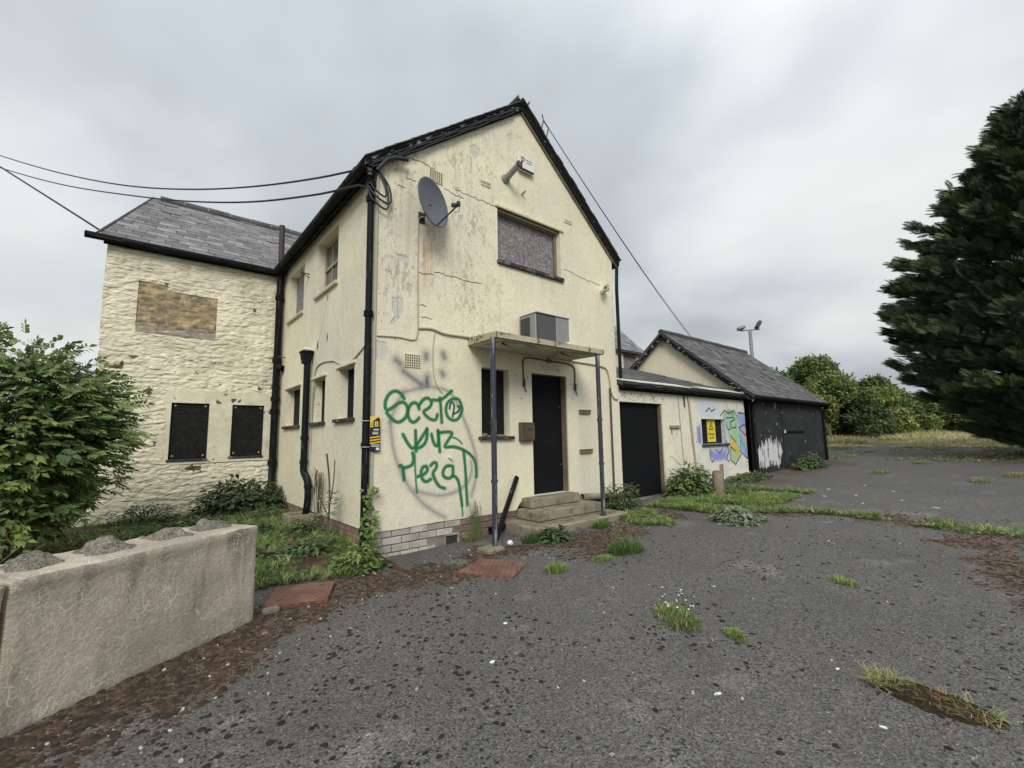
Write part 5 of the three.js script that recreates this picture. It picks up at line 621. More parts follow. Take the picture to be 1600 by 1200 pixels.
{ // plank, manholes, bollard, gully
  const o = thing('pipe_length', 'loose black pipe length leaning on the wall beside the steps', 'pipe', [1.62, -0.02, 0.36]); obj('pipe', [(() => { const q = cbox(0.075, 1.08, 0.05, 0, 0.54, 0, 0.012); q.applyQuaternion(new THREE.Quaternion().setFromUnitVectors(new THREE.Vector3(0, 1, 0), new THREE.Vector3(0.62, 0.75, -0.28).normalize())); return uvBox(q); })()], M.pipe, o);
  const cover = (label, P, y) => { const c = [0, 1].map((k) => P.reduce((s, p) => s + p[k], 0) / 4), o2 = thing('manhole_cover', label, 'manhole cover', [c[0], y, c[1]]); const s = new THREE.Shape(P.map(([x, z]) => new THREE.Vector2(x - c[0], -(z - c[1])))); const g = new THREE.ExtrudeGeometry(s, { depth: 0.03, bevelEnabled: true, bevelSize: 0.004, bevelThickness: 0.004, bevelSegments: 1 }); g.rotateX(-Math.PI / 2); obj('plate', uvBox(g, 1.1), M.iron, o2);
    for (const t of [0.2, 0.8]) { const x = lerp(P[0][0], P[2][0], t) - c[0], z = lerp(P[0][1], P[2][1], t) - c[1]; obj('lifting_key_hole', cbox(0.05, 0.004, 0.02, x, 0.036, z, 0.001), M.metalDark, o2); } };
  cover('rust red ribbed manhole cover in the tarmac before the porch post', [[0.38, 1.31], [0.70, 1.83], [1.14, 1.54], [0.86, 1.065]], hG(0.8, 1.4) - 0.012);
  cover('rust red manhole cover at the end of the concrete block', [[-1.35, 1.02], [-0.90, 1.22], [-0.68, 0.76], [-1.16, 0.55]], hG(-1, 0.9) + 0.004);
  const b = thing('bollard', 'short round topped concrete bollard standing in the weeds by the lean-to', 'bollard', [6.9, hG(6.9, 0.95), 0.95]); const pr = [[0, 0], [0.115, 0], [0.11, 0.3], [0.105, 0.46], [0.09, 0.49], [0.05, 0.505], [0, 0.507]].map((p) => new THREE.Vector2(...p)); obj('shaft', clean(new THREE.LatheGeometry(pr, 20)), M.concrete, b); obj('collar', rod([0, 0, 0], [0, 0.05, 0], 0.14, 0.125, 18), M.concrete, b);
  const gy = thing('gully_surround', 'grey concrete gully box on the lawn under the waste pipe', 'drain', [-0.16, hBed(-0.16, -2.45), -2.45]); obj('wall', [cbox(0.05, 0.2, 0.44, -0.195, 0.06, 0, 0.008), cbox(0.05, 0.2, 0.44, 0.125, 0.06, 0, 0.008), cbox(0.268, 0.2, 0.05, -0.035, 0.06, 0.195, 0.008), cbox(0.268, 0.2, 0.05, -0.035, 0.06, -0.195, 0.008)], M.concrete, gy); obj('grate', cbox(0.266, 0.02, 0.338, -0.035, 0.05, 0, 0.004), M.metalDark, gy);
  const bag = thing('plastic_scrap', 'crumpled white plastic scrap lying on the hopper of the waste pipe', 'litter', [-0.1, 2.905, -2.66]); { const r = rng(8), g = new THREE.IcosahedronGeometry(0.08, 3), p = g.attributes.position; for (let i = 0; i < p.count; i++) { const k = 0.6 + 0.9 * fbm(p.getX(i) * 16 + 9, p.getY(i) * 16 + p.getZ(i) * 13 + 9, 2, 4); p.setXYZ(i, p.getX(i) * k * 0.9, Math.max(0, (p.getY(i) + 0.05) * k * 0.55), p.getZ(i) * k * 1.7); } g.computeVertexNormals(); obj('film', clean(g), M.plasticBag, bag); }
}
// ---------- overhead wires ----------
{
  const line = (label, pts, r, group, m = M.cable) => { const c = [0, 1, 2].map((k) => pts[0][k]), o = thing('overhead_cable', label, 'cable', c, group); obj('conductor', tube(pts.map((p) => p.map((v, k) => v - c[k])), r, 80, 6), m, o); return o; };
  const a = line('black overhead cable reaching the top of the corner downpipe from above', [[-0.08, 4.97, -0.03], [-0.16, 5.0, -0.19], [-0.47, 5.13, -0.96], [-1.04, 5.44, -2.36], [-1.76, 5.95, -4.15], [-2.72, 6.77, -6.52], [-4.07, 8.13, -9.82], [-6.09, 10.4, -14.8], [-7.4, 11.95, -18]], 0.015);
  line('black overhead cable tied to the corner downpipe under the upper cable', [[-0.07, 4.69, -0.03], [-0.1, 4.73, -0.05], [-0.46, 4.88, -0.95], [-1.03, 5.18, -2.35], [-1.75, 5.72, -4.15], [-2.71, 6.57, -6.53], [-4.05, 7.85, -9.84], [-6.06, 10.02, -14.84], [-7.4, 11.55, -18.1]], 0.015);
  line('taut black cable running up from the eaves corner of the stone house', [[-2.80, 4.98, -4.86], [-3.1, 5.25, -5.15], [-4.9, 7.5, -8.95], [-6.6, 9.65, -12.6], [-8.2, 11.7, -16]], 0.017);
  const lp = thing('service_loop', 'bundle of drooping black cables tied at the top of the corner downpipe', 'cable', [-0.05, 4.6, 0.02]);
  for (const [d, w] of [[0.55, 0.1], [0.46, 0.14], [0.38, 0.08]]) obj('cable', tube([[0.02, 0.35, 0.03], [0.05 + w, 0.1, 0.04], [0.04 + w, 0.35 - d, 0.05], [-0.03, 0.42 - d, 0.04], [-0.06, 0.5 - d, 0.0], [-0.08, 0.12, -0.06]], 0.012, 40, 6), M.cable, lp);
  obj('cable', tube([[0.0, 0.30, 0.04], [0.15, 0.50, 0.08], [0.28, 0.56, 0.09], [0.42, 0.6, 0.08]], 0.03, 20, 8), M.cable, lp);
  obj('insulator', [rod([-0.07, 0.22, 0.0], [-0.07, 0.36, 0.0], 0.03, 0.024, 10), rod([-0.07, 0.27, 0.0], [-0.07, 0.29, 0.0], 0.045, 0.045, 12)], M.metalDark, lp);
  const tv = thing('roof_bracket', 'thin metal bracket on the right hand roof edge carrying two wires', 'bracket', [3.06, 6.78, -0.08]); obj('bar', [rod([0, 0, 0], [0.2, 0.52, -0.06], 0.012, 0.012, 6), rod([0.13, -0.1, 0], [0.33, 0.42, -0.06], 0.012, 0.012, 6), rod([0.2, 0.52, -0.06], [0.33, 0.42, -0.06], 0.012, 0.012, 6), rod([0.17, 0.62, -0.06], [0.2, 0.52, -0.06], 0.012, 0.01, 6)], M.metalDark, tv);
  const sag = (A, B, s) => Array.from({ length: 13 }, (_, k) => { const t = k / 12; return [lerp(A[0], B[0], t), lerp(A[1], B[1], t) - s * 4 * t * (1 - t), lerp(A[2], B[2], t)]; });
  line('thin grey wire running from the roof bracket down to the garage ridge', sag([3.26, 7.30, -0.14], [12.4, 4.72, -2.34], 0.14), 0.008, 'twin wires to the garage', M.wire); line('thin grey wire running from the roof bracket down to the garage ridge', sag([3.39, 7.20, -0.14], [12.55, 4.71, -2.34], 0.15), 0.008, 'twin wires to the garage', M.wire);
}
{ // floodlight mast
  const x = 20.6, z = -3.6, o = thing('floodlight_mast', 'tall grey floodlight mast with two lamps rising behind the garage', 'floodlight', [x, hG(x, z), z]), h = 6.05 - hG(x, z);
  obj('mast', rod([0, -0.1, 0], [0, h + 0.3, 0], 0.11, 0.075, 12), M.metal, o); obj('crossbar', rod([-0.42, h + 0.32, -0.3], [0.42, h + 0.4, 0.3], 0.035, 0.035, 8), M.metal, o);
  const l1 = cbox(0.44, 0.36, 0.16, 0, 0, 0, 0.02); l1.rotateX(0.5); l1.rotateY(0.6); l1.translate(0.36, h + 0.62, 0.26); const q = obj('lamp', l1, M.metalDark, o); obj('bracket', rod([0.36, h + 0.38, 0.26], [0.36, h + 0.6, 0.26], 0.02, 0.02, 6), M.metal, q); const l2 = cbox(0.46, 0.13, 0.34, 0, 0, 0, 0.02); l2.rotateX(-0.25); l2.rotateY(0.6); l2.translate(-0.36, h + 0.46, -0.26); obj('lamp', l2, M.metal, o);
}
{ // brick house beyond
  const bm = std({ map: rep(plain(1201, 0.55, 0.38, 0.31, 0.2, 12), 0.5), roughness: 0.95 }), rm = std({ map: rep(plain(1205, 0.50, 0.37, 0.30, 0.25, 12), 0.5), roughness: 0.95 }), x = 60, z = -0.6, o = thing('brick_house', 'distant brick house with brown tiled roof half hidden behind the conifer', 'house', [x, hBase(x) - 0.1, z]);
  const w = polyWall([[-3.2, 0], [3.2, 0], [3.2, 2.6], [0.2, 4.1], [-3.2, 2.6]], [], 8); toSide(w); w.translate(4, 0, 0); obj('wall', uvBox(w), bm, o);
  for (const s of [-1, 1]) { const P = [], a = [[-4.3, 2.5, s * 3.5], [4.3, 2.5, s * 3.5], [4.3, 4.25, 0.2], [-4.3, 4.25, 0.2]], lo = a.map(([p, q, r]) => [p, q - 0.15, r]), f = (p, q, r, t) => P.push(...p, ...q, ...r, ...p, ...r, ...t); f(...a); f(...lo); for (let i = 0; i < 4; i++) { const j = (i + 1) % 4; f(lo[i], lo[j], a[j], a[i]); } obj('roof_slope', uvBox(flat(P)), rm, o); }
  for (const z2 of [-1.5, 1.4]) { const wi = obj('window', cbox(0.06, 1.0, 1.1, -4.01, 1.5, z2, 0.01), M.white, o); obj('pane', cbox(0.02, 0.84, 0.94, -4.045, 1.5, z2, 0.004), M.glass, wi); } obj('chimney', cbox(0.6, 1.0, 0.6, 2.5, 4.5, 0.2, 0.02), bm, o);
}

// ---------- plants ----------
M.leaf = new THREE.MeshPhysicalMaterial({ vertexColors: true, roughness: 0.72, transmission: 0.25, thickness: 0 });
M.leafI = new THREE.MeshPhysicalMaterial({ color: col(1, 1, 1), roughness: 0.8, transmission: 0.2, thickness: 0 });
M.needle = std({ color: col(1, 1, 1), roughness: 0.85 });
M.twig = std({ map: plain(1301, 0.36, 0.31, 0.25, 0.25, 6), roughness: 0.95 });
M.bark = std({ map: plain(1303, 0.47, 0.43, 0.37, 0.35, 6), bumpMap: M.grit, bumpScale: 0.02, roughness: 1 });
class Veg {
  constructor(seed) { this.P = []; this.C = []; this.r = rng(seed); }
  tri(a, b, c, k) { this.P.push(a.x, a.y, a.z, b.x, b.y, b.z, c.x, c.y, c.z); for (let i = 0; i < 3; i++) this.C.push(...k); }
  leaf(p, d, n, L, w, k, droop = 0.15) { // p base, d direction, n face normal
    const s = new THREE.Vector3().crossVectors(d, n).normalize().multiplyScalar(w / 2), m = p.clone().addScaledVector(d, L * 0.42), t = p.clone().addScaledVector(d, L); t.y -= L * droop; const up = n.clone().multiplyScalar(-w * 0.12), a = m.clone().add(s), b = m.clone().sub(s), c = m.clone().add(up);
    const k2 = k.map((v) => v * 0.93); this.tri(p, a, c, k); this.tri(c, a, t, k); this.tri(p, c, b, k2); this.tri(c, t, b, k2);
  }
  blade(p, d, L, w, k) { const s = new THREE.Vector3(-d.z, 0, d.x); if (s.lengthSq() < 1e-6) s.set(1, 0, 0); s.normalize().multiplyScalar(w / 2); const a = p.clone().add(s), b = p.clone().sub(s), m = p.clone().addScaledVector(d, L * 0.55), t = p.clone().addScaledVector(d, L); t.x += d.x * L * 0.25; t.z += d.z * L * 0.25; t.y -= L * 0.18 * Math.hypot(d.x, d.z); const ma = m.clone().addScaledVector(s, 0.7), mb = m.clone().addScaledVector(s, -0.7); this.tri(a, ma, b, k); this.tri(b, ma, mb, k); this.tri(ma, t, mb, k.map((v) => v * 1.12)); }
  compound(p, d, n, L, k, pairs = 3, lw = 0.42) { const side = new THREE.Vector3().crossVectors(d, n).normalize(), LL = L * 0.5; for (let i = 0; i < pairs; i++) { const q = p.clone().addScaledVector(d, L * (0.25 + 0.65 * i / pairs)); q.y -= L * 0.12 * (i / pairs); for (const s of [-1, 1]) this.leaf(q, d.clone().multiplyScalar(0.55).addScaledVector(side, s * 0.85).normalize(), n, LL * (0.9 + 0.2 * this.r()), LL * lw, k.map((v) => v * (0.88 + 0.24 * this.r())), 0.2); } const e = p.clone().addScaledVector(d, L * 0.85); e.y -= L * 0.12; this.leaf(e, d, n, LL * 1.1, LL * lw, k, 0.25); }
  build() { const g = flat(this.P); g.setAttribute('color', new THREE.Float32BufferAttribute(this.C, 3)); return g; }
}
const pick = (r, list) => { const a = list[Math.floor(r() * list.length)], f = 0.8 + 0.4 * r(); return a.map((v) => v * f); };
const G_DARK = [[0.05, 0.10, 0.03], [0.06, 0.115, 0.034], [0.04, 0.08, 0.026]], G_MID = [[0.105, 0.18, 0.04], [0.125, 0.20, 0.045], [0.085, 0.15, 0.035]], G_LIGHT = [[0.19, 0.28, 0.06], [0.23, 0.30, 0.07], [0.15, 0.24, 0.05]], G_PALE = [[0.20, 0.26, 0.15], [0.16, 0.23, 0.12], [0.24, 0.29, 0.19]], G_STRAW = [[0.42, 0.35, 0.17], [0.36, 0.31, 0.15], [0.27, 0.28, 0.11]];
function dirOut(r, up) { const a = r() * 6.283; return new THREE.Vector3(Math.cos(a) * (1 - up * r()), up * (0.3 + 0.9 * r()), Math.sin(a) * (1 - up * r())).normalize(); }
function leafyPlant(name, label, cat, p, rx, rz, h, n, L, cols, seed, group, y = hG(p[0], p[1])) { // stems and a dome of leaves
  const v = new Veg(seed), r = v.r, o = thing(name, label, cat, [p[0], y - 0.01, p[1]], group), st = [];
  for (let i = 0; i < 9; i++) { const a = r() * 6.283, q = 0.3 + 0.6 * r(); st.push(tube([[0.15 * rx * Math.cos(a), 0, 0.15 * rz * Math.sin(a)], [rx * q * 0.5 * Math.cos(a), h * 0.5, rz * q * 0.5 * Math.sin(a)], [rx * q * Math.cos(a), h * (0.75 + 0.2 * r()), rz * q * Math.sin(a)]], 0.006, 8, 4)); }
  obj('stem', st, M.twig, o);
  for (let i = 0; i < n; i++) { const a = r() * 6.283, q = Math.pow(r(), 0.45), t = Math.acos(1 - r()) , lump = 0.75 + 0.5 * fbm(Math.cos(a) * 1.7 + 9, t * 2 + Math.sin(a) * 1.7 + 9, 2, seed); const P0 = new THREE.Vector3(Math.cos(a) * Math.sin(t) * rx * q * lump, Math.max(0.02, Math.cos(t) * h * q * lump), Math.sin(a) * Math.sin(t) * rz * q * lump); const d = new THREE.Vector3(Math.cos(a) * (0.4 + r()), 0.35 * (r() - 0.2), Math.sin(a) * (0.4 + r())).add(new THREE.Vector3(r() - 0.5, r() - 0.5, r() - 0.5)).normalize(), nn = new THREE.Vector3(0.5 * (r() - 0.5) + 0.4 * Math.cos(a), 1, 0.5 * (r() - 0.5) + 0.4 * Math.sin(a)).normalize(); v.leaf(P0, d, nn, L * (0.7 + 0.6 * r()), L * 0.55 * (0.8 + 0.4 * r()), pick(r, cols), 0.25); }
  obj('leaves', v.build(), M.leaf, o); return o;
}
function grassTuft(name, label, p, rx, rz, h, n, cols, seed, opt = {}) {
  const v = new Veg(seed), r = v.r, y0 = hG(p[0], p[1]), o = thing(name, label, 'grass tuft', [p[0], y0 - 0.006, p[1]], opt.group, opt.turn || 0);
  for (let i = 0; i < n; i++) { const a = r() * 6.283, q = Math.sqrt(r()), e = 1 - 0.6 * q * q; v.blade(new THREE.Vector3(Math.cos(a) * rx * q, 0, Math.sin(a) * rz * q), new THREE.Vector3((r() - 0.5) * 1.1 + Math.cos(a) * q * 0.5, 0.75 + 0.5 * r(), (r() - 0.5) * 1.1 + Math.sin(a) * q * 0.5).normalize(), h * (0.35 + 0.75 * r()) * e, 0.007 + 0.006 * r(), pick(r, cols)); }
  obj('blades', v.build(), M.leaf, o);
  if (opt.flowers) { const st = [], fl = []; for (let i = 0; i < opt.flowers; i++) { const a = r() * 6.283, q = Math.sqrt(r()) * 0.9, x = Math.cos(a) * rx * q, z = Math.sin(a) * rz * q, H = h * (1.1 + 0.9 * r()), tx = x + (r() - 0.5) * 0.12, tz = z + (r() - 0.5) * 0.12; st.push(tube([[x, 0, z], [(x + tx) / 2 + 0.02, H * 0.6, (z + tz) / 2], [tx, H, tz]], 0.0022, 6, 4)); const f = clean(new THREE.IcosahedronGeometry(0.004 + 0.004 * r(), 0)); f.scale(1.3, 0.7, 1.3); f.translate(tx, H, tz); fl.push(f); } obj('stalk', st, std({ color: col(0.12, 0.17, 0.06), roughness: 0.9 }), o); obj('flower_heads', fl, std({ color: col(...(opt.fc || [0.7, 0.7, 0.62])), roughness: 0.9 }), o); }
  return o;
}
{ // compound leaved shrub behind the block
  const bx0 = -3.48, bz0 = -2.15, o = thing('elder_shrub', 'large leafy green shrub with compound leaves growing behind the studded block', 'shrub', [bx0, hBed(bx0, bz0), bz0]), v = new Veg(2001), r = v.r, tw = [];
  obj('trunk', [tube([[-0.15, -0.1, 0.1], [-0.12, 0.4, 0.1], [-0.16, 0.8, 0.05], [-0.2, 1.15, 0]], 0.085, 24, 10), tube([[0.15, -0.1, -0.1], [0.2, 0.5, -0.05], [0.3, 0.95, 0]], 0.04, 20, 8)], M.bark, o);
  for (let b = 0; b < 300; b++) {
    const a = r() * 6.283, el = r(), R = 0.55 + 0.5 * Math.sqrt(r()), tip = new THREE.Vector3(Math.cos(a) * 1.32 * R * Math.sqrt(1 - (el * 0.9) ** 2), 0.22 + 2.28 * el * (0.8 + 0.25 * r()) + 0.1 * r(), Math.sin(a) * 0.95 * R * Math.sqrt(1 - (el * 0.9) ** 2)); if (tip.x > 0 && tip.y < 1.35) tip.x *= 0.62; if (tip.x > 0.55) tip.y = Math.min(tip.y, 2.25 - 0.5 * (tip.x - 0.55)); const base = new THREE.Vector3((r() - 0.5) * 0.5 + tip.x * 0.2, 0.25 + tip.y * 0.35 * r(), (r() - 0.5) * 0.3 + tip.z * 0.2), mid = base.clone().lerp(tip, 0.55); mid.y += 0.18;
    tw.push(tube([base.toArray(), mid.toArray(), tip.toArray()], 0.009, 8, 5)); const cur = new THREE.QuadraticBezierCurve3(base, mid, tip), up = tip.y > 1.6;
    for (let k = 0; k < 13; k++) { const t = 0.25 + 0.75 * (k + r()) / 13, p = cur.getPoint(Math.min(1, t)), d = cur.getTangent(Math.min(1, t)).multiplyScalar(0.5).add(new THREE.Vector3((r() - 0.5) * 1.8, (r() - 0.45) * 0.9, (r() - 0.5) * 1.8)).normalize(), n = new THREE.Vector3((r() - 0.5) * 1.4, 1, (r() - 0.5) * 1.4 + 0.3).normalize(); const young = tip.y < 1.25 && tip.z > 0.15 && r() < 0.5; v.compound(p, d, n, 0.13 + 0.11 * r(), pick(r, young ? [[0.22, 0.30, 0.06], [0.17, 0.26, 0.05]] : up ? [...G_MID, ...G_MID, [0.15, 0.25, 0.06], [0.08, 0.14, 0.04]] : [...G_MID, ...G_MID, [0.07, 0.125, 0.036], [0.17, 0.25, 0.06]]), 2 + (r() < 0.6 ? 1 : 0), 0.54); }
  }
  for (let i = 0; i < 2300; i++) { const a = r() * 6.283, u = r() * 1.75 - 0.75, s = Math.sqrt(1 - Math.min(1, u * u)), q = (0.62 + 0.32 * r()) * (0.85 + 0.45 * fbm(Math.cos(a) * 2 + 9, u * 2.5 + Math.sin(a) * 2 + 9, 2, 2005)), p = new THREE.Vector3(Math.cos(a) * s * 1.2 * q, 1.35 + u * 1.2 * q, Math.sin(a) * s * 0.85 * q); if (p.x > 0 && p.y < 1.3) p.x *= 0.6 + 0.3 * clamp(p.y / 1.3); const d = new THREE.Vector3(Math.cos(a) * s + r() - 0.5, 0.4 * u + 0.5 * (r() - 0.5), Math.sin(a) * s + r() - 0.5).normalize(); v.compound(p, d, new THREE.Vector3(0.7 * Math.cos(a) + (r() - 0.5) * 1.5, 0.9, 0.7 * Math.sin(a) + (r() - 0.5) * 1.5).normalize(), 0.09 + 0.12 * r(), pick(r, [...G_MID, ...G_LIGHT, ...G_LIGHT, [0.08, 0.14, 0.04]]), 3, 0.52); }
  obj('twigs', tw, M.twig, o).userData.kind = 'stuff'; obj('crown', v.build(), M.leaf, o).userData.kind = 'stuff';
  const ivy = new Veg(2003); for (let i = 0; i < 700; i++) { const a = ivy.r() * 6.283, y = ivy.r() * 1.1; ivy.leaf(new THREE.Vector3(-0.13 + Math.cos(a) * 0.14, y, 0.1 + Math.sin(a) * 0.14), new THREE.Vector3(Math.cos(a) * 0.5 + ivy.r() - 0.5, -0.6, Math.sin(a) * 0.5 + ivy.r() - 0.5).normalize(), new THREE.Vector3(Math.cos(a), 0.5, Math.sin(a)), 0.07, 0.06, pick(ivy.r, G_DARK)); } obj('ivy', ivy.build(), M.leaf, o);
}
const bedY = (x, z) => hBed(x, z);
leafyPlant('bush', 'dark green broad leaved shrub filling in beside the compound leaved shrub', 'shrub', [-4.7, -2.5], 0.9, 0.8, 2.2, 1700, 0.13, [...G_DARK, ...G_MID], 2011, undefined, bedY(-4.7, -2.5));
leafyPlant('bramble', 'dark bramble bush heaped against the corner soil pipe', 'shrub', [-0.66, -4.35], 0.8, 0.45, 0.66, 2200, 0.12, [...G_DARK, [0.05, 0.10, 0.03]], 2015, undefined, bedY(-0.62, -4.35));
leafyPlant('bramble', 'low bramble patch at the foot of the stone wall away from the soil pipe', 'shrub', [-2.05, -4.4], 0.5, 0.35, 0.3, 700, 0.07, G_DARK, 2016, undefined, bedY(-2.05, -4.4));
for (const [x, z, rx, h, s] of [[-2.3, -0.9, 0.8, 0.34, 21], [-3.3, -0.4, 0.9, 0.5, 22], [-1.6, -2.9, 0.7, 0.26, 23], [-2.9, 0.25, 0.7, 0.34, 24], [-3.9, 0.4, 0.8, 0.5, 25]]) leafyPlant('undergrowth', 'low tangled green undergrowth behind the concrete blocks', 'undergrowth', [x, z], rx, rx * 0.8, h, 800, 0.08, [...G_DARK, ...G_MID], 2000 + s, 'undergrowth behind the blocks', bedY(x, z));
for (const [x, z, s, h] of [[-0.45, -3.4, 1, 0.28], [-0.3, -1.6, 2, 0.24], [-0.9, -2.2, 3, 0.16], [-0.55, -0.5, 4, 0.18], [-1.2, -0.6, 5, 0.14]]) leafyPlant('lawn_weed', 'low broad leaved weed in the rough lawn by the side wall', 'weed', [x, z], 0.3, 0.26, h, 260, 0.085, [...G_MID, ...G_DARK], 2600 + s, 'broad leaved weeds in the lawn', bedY(x, z));
leafyPlant('creeper', 'bright green creeper at the foot of the corner downpipe', 'weed', [-0.28, 0.35], 0.34, 0.28, 0.26, 520, 0.075, [...G_MID, ...G_LIGHT], 2031, undefined, bedY(-0.3, 0.3));
{ const o = thing('climbing_weed', 'leafy weed climbing the lower corner downpipe', 'weed', [-0.07, 0.1, 0.02]), v = new Veg(2033); for (let i = 0; i < 130; i++) { const y = Math.pow(v.r(), 1.4) * 0.75; v.leaf(new THREE.Vector3((v.r() - 0.5) * 0.16, y, 0.03 + 0.08 * v.r()), new THREE.Vector3(v.r() - 0.5, -0.3 + v.r() * 0.5, 0.4 * v.r()).normalize(), new THREE.Vector3(0, 0.5, 1).normalize(), 0.07, 0.045, pick(v.r, [...G_MID, ...G_LIGHT])); } obj('stem', tube([[0, -0.08, 0.05], [0.03, 0.3, 0.04], [-0.01, 0.75, 0.03]], 0.006, 12, 5), M.twig, o); obj('leaves', v.build(), M.leaf, o); }
leafyPlant('weed', 'green leafy weed clump against the wall right of the steps', 'weed', [4.45, 0.40], 0.42, 0.32, 0.48, 950, 0.075, [...G_MID, ...G_DARK], 2041, undefined);
leafyPlant('bush', 'glossy green bush at the right hand jamb of the black double door', 'shrub', [6.75, 0.42], 0.62, 0.42, 0.62, 1500, 0.12, [...G_MID, ...G_DARK, ...G_LIGHT], 2042, undefined);
leafyPlant('weed', 'silvery green weed sprawling in the grass strip', 'weed', [4.75, 2.25], 0.42, 0.34, 0.2, 900, 0.09, G_PALE, 2043, undefined);
leafyPlant('weed', 'dark green dock growing before the lowest step', 'weed', [2.12, 1.02], 0.2, 0.16, 0.2, 240, 0.11, G_DARK, 2044, undefined);
leafyPlant('weed', 'low green weeds along the mural wall foot', 'weed', [9.6, 0.42], 1.1, 0.3, 0.22, 900, 0.09, [...G_MID, ...G_DARK], 2045, undefined);
leafyPlant('weed', 'dark grassy weeds at the foot of the garage door', 'weed', [13.4, 0.62], 1.1, 0.35, 0.42, 900, 0.13, [...G_DARK, ...G_MID], 2046, undefined);
leafyPlant('weed', 'small green weed with broad leaves beside the bollard', 'weed', [7.5, 1.0], 0.5, 0.35, 0.22, 420, 0.08, G_MID, 2047, undefined);
grassTuft('grass_tuft', 'large grass tuft with thin white flowers growing through the tarmac', [1.0, 3.42], 0.27, 0.15, 0.095, 800, [...G_MID, ...G_LIGHT, ...G_LIGHT, ...G_STRAW], 2051, { flowers: 18, turn: 0.9 });
grassTuft('grass_tuft', 'small spiky grass tuft beside the large flowering tuft on tarmac', [1.02, 3.85], 0.11, 0.06, 0.075, 200, [...G_LIGHT, [0.26, 0.30, 0.08]], 2052, { turn: 0.9 });
grassTuft('grass_tuft', 'lone bright green grass tuft in the open tarmac', [2.76, 4.05], 0.16, 0.08, 0.075, 240, [...G_LIGHT, [0.26, 0.30, 0.08]], 2053, { turn: 0.9 });
grassTuft('grass_tuft', 'grass clump with yellow flowers near the manhole before the steps', [2.33, 2.0], 0.24, 0.18, 0.22, 700, G_MID, 2054, { flowers: 14, fc: [0.6, 0.52, 0.1] });
grassTuft('grass_tuft', 'pale grass tuft at the corner of the manhole cover', [1.2, 1.95], 0.13, 0.1, 0.14, 260, G_LIGHT, 2055);
grassTuft('grass_tuft', 'small grass tuft between the manhole and the yellow flowered clump', [1.85, 2.05], 0.16, 0.1, 0.08, 260, G_LIGHT, 2056);
grassTuft('grass_tuft', 'dark grass clump at the left end of the lowest step', [1.85, 0.86], 0.16, 0.1, 0.2, 380, [...G_DARK, ...G_MID], 2057);
grassTuft('grass_tuft', 'grass clump in front of the right end of the lowest step', [3.1, 1.0], 0.14, 0.1, 0.18, 320, G_MID, 2058);
grassTuft('dry_weed', 'tall wispy weed with pale seed heads against the graffiti wall', [1.42, 0.12], 0.14, 0.05, 0.28, 150, [...G_MID, ...G_STRAW], 2059, { flowers: 50, fc: [0.5, 0.46, 0.34] });
for (const [x, z, s] of [[12.8, 2.4, 61], [16.3, 2.75, 62], [12, 4.3, 63], [13.4, 4.75, 64], [11.5, 5.4, 65]]) grassTuft('grass_tuft', 'low grass patch in a crack of the far tarmac', [x, z], 0.75, 0.22, 0.12, 420, [...G_MID, ...G_STRAW], 2000 + s, { group: 'grass patches in the far tarmac' });
{ // mound of moss and earth with dry grass
  const x = 1.0, z = 4.87, g = new THREE.SphereGeometry(1, 40, 18, 0, 6.2832, 0, Math.PI / 2), p = g.attributes.position; for (let i = 0; i < p.count; i++) { const a = p.getX(i), b = p.getY(i), c = p.getZ(i), n = 0.75 + 0.5 * fbm(a * 3 + 9, c * 3 + 9, 4, 2071); p.setXYZ(i, a * 0.265 * n, b * 0.045 * (0.5 + fbm(a * 8 + 9, c * 8 + 9, 3, 2072)), c * 0.125 * n); } g.computeVertexNormals();
  const o = thing('moss_mound', 'oblong mound of dark moss and earth with dry grass on the tarmac', 'moss mound', [x, hG(x, z) - 0.004, z], undefined, -1.66); obj('earth', uvBox(clean(g), 3), std({ map: rep(plain(2075, 0.27, 0.20, 0.13, 0.5, 10), 2), bumpMap: rep(M.grit, 3), bumpScale: 0.02, roughness: 1 }), o);
  const cu = rng(2077), cl = []; for (let i = 0; i < 700; i++) { const a = cu() * 6.283, q = Math.sqrt(cu()) * 0.98, s = 0.004 + 0.009 * cu() * cu(), e = clean(new THREE.IcosahedronGeometry(s, 0)); e.scale(1.3, 0.7, 1.2); e.rotateY(cu() * 6); e.translate(Math.cos(a) * 0.26 * q, 0.04 * (1 - q * q) + 0.004, Math.sin(a) * 0.125 * q); cl.push(e); } obj('moss', uvBox(merge(cl), 5), std({ map: plain(2079, 0.33, 0.24, 0.15, 0.5, 8), roughness: 1 }), o).userData.kind = 'stuff';
  const v = new Veg(2073), r = v.r; for (let i = 0; i < 620; i++) { const e = r(), a = r() < 0.5 ? -0.21 + 0.12 * (r() - 0.5) : (r() - 0.5) * 0.5, c = (r() - 0.5) * 0.17; v.blade(new THREE.Vector3(a, 0.01, c), new THREE.Vector3((r() - 0.5) * 2.2, 0.25 + 0.5 * r(), (r() - 0.5) * 2.2).normalize(), 0.04 + 0.08 * r(), 0.005, pick(r, e < 0.6 ? G_STRAW : G_LIGHT)); } obj('dry_grass', v.build(), M.leaf, o);
}
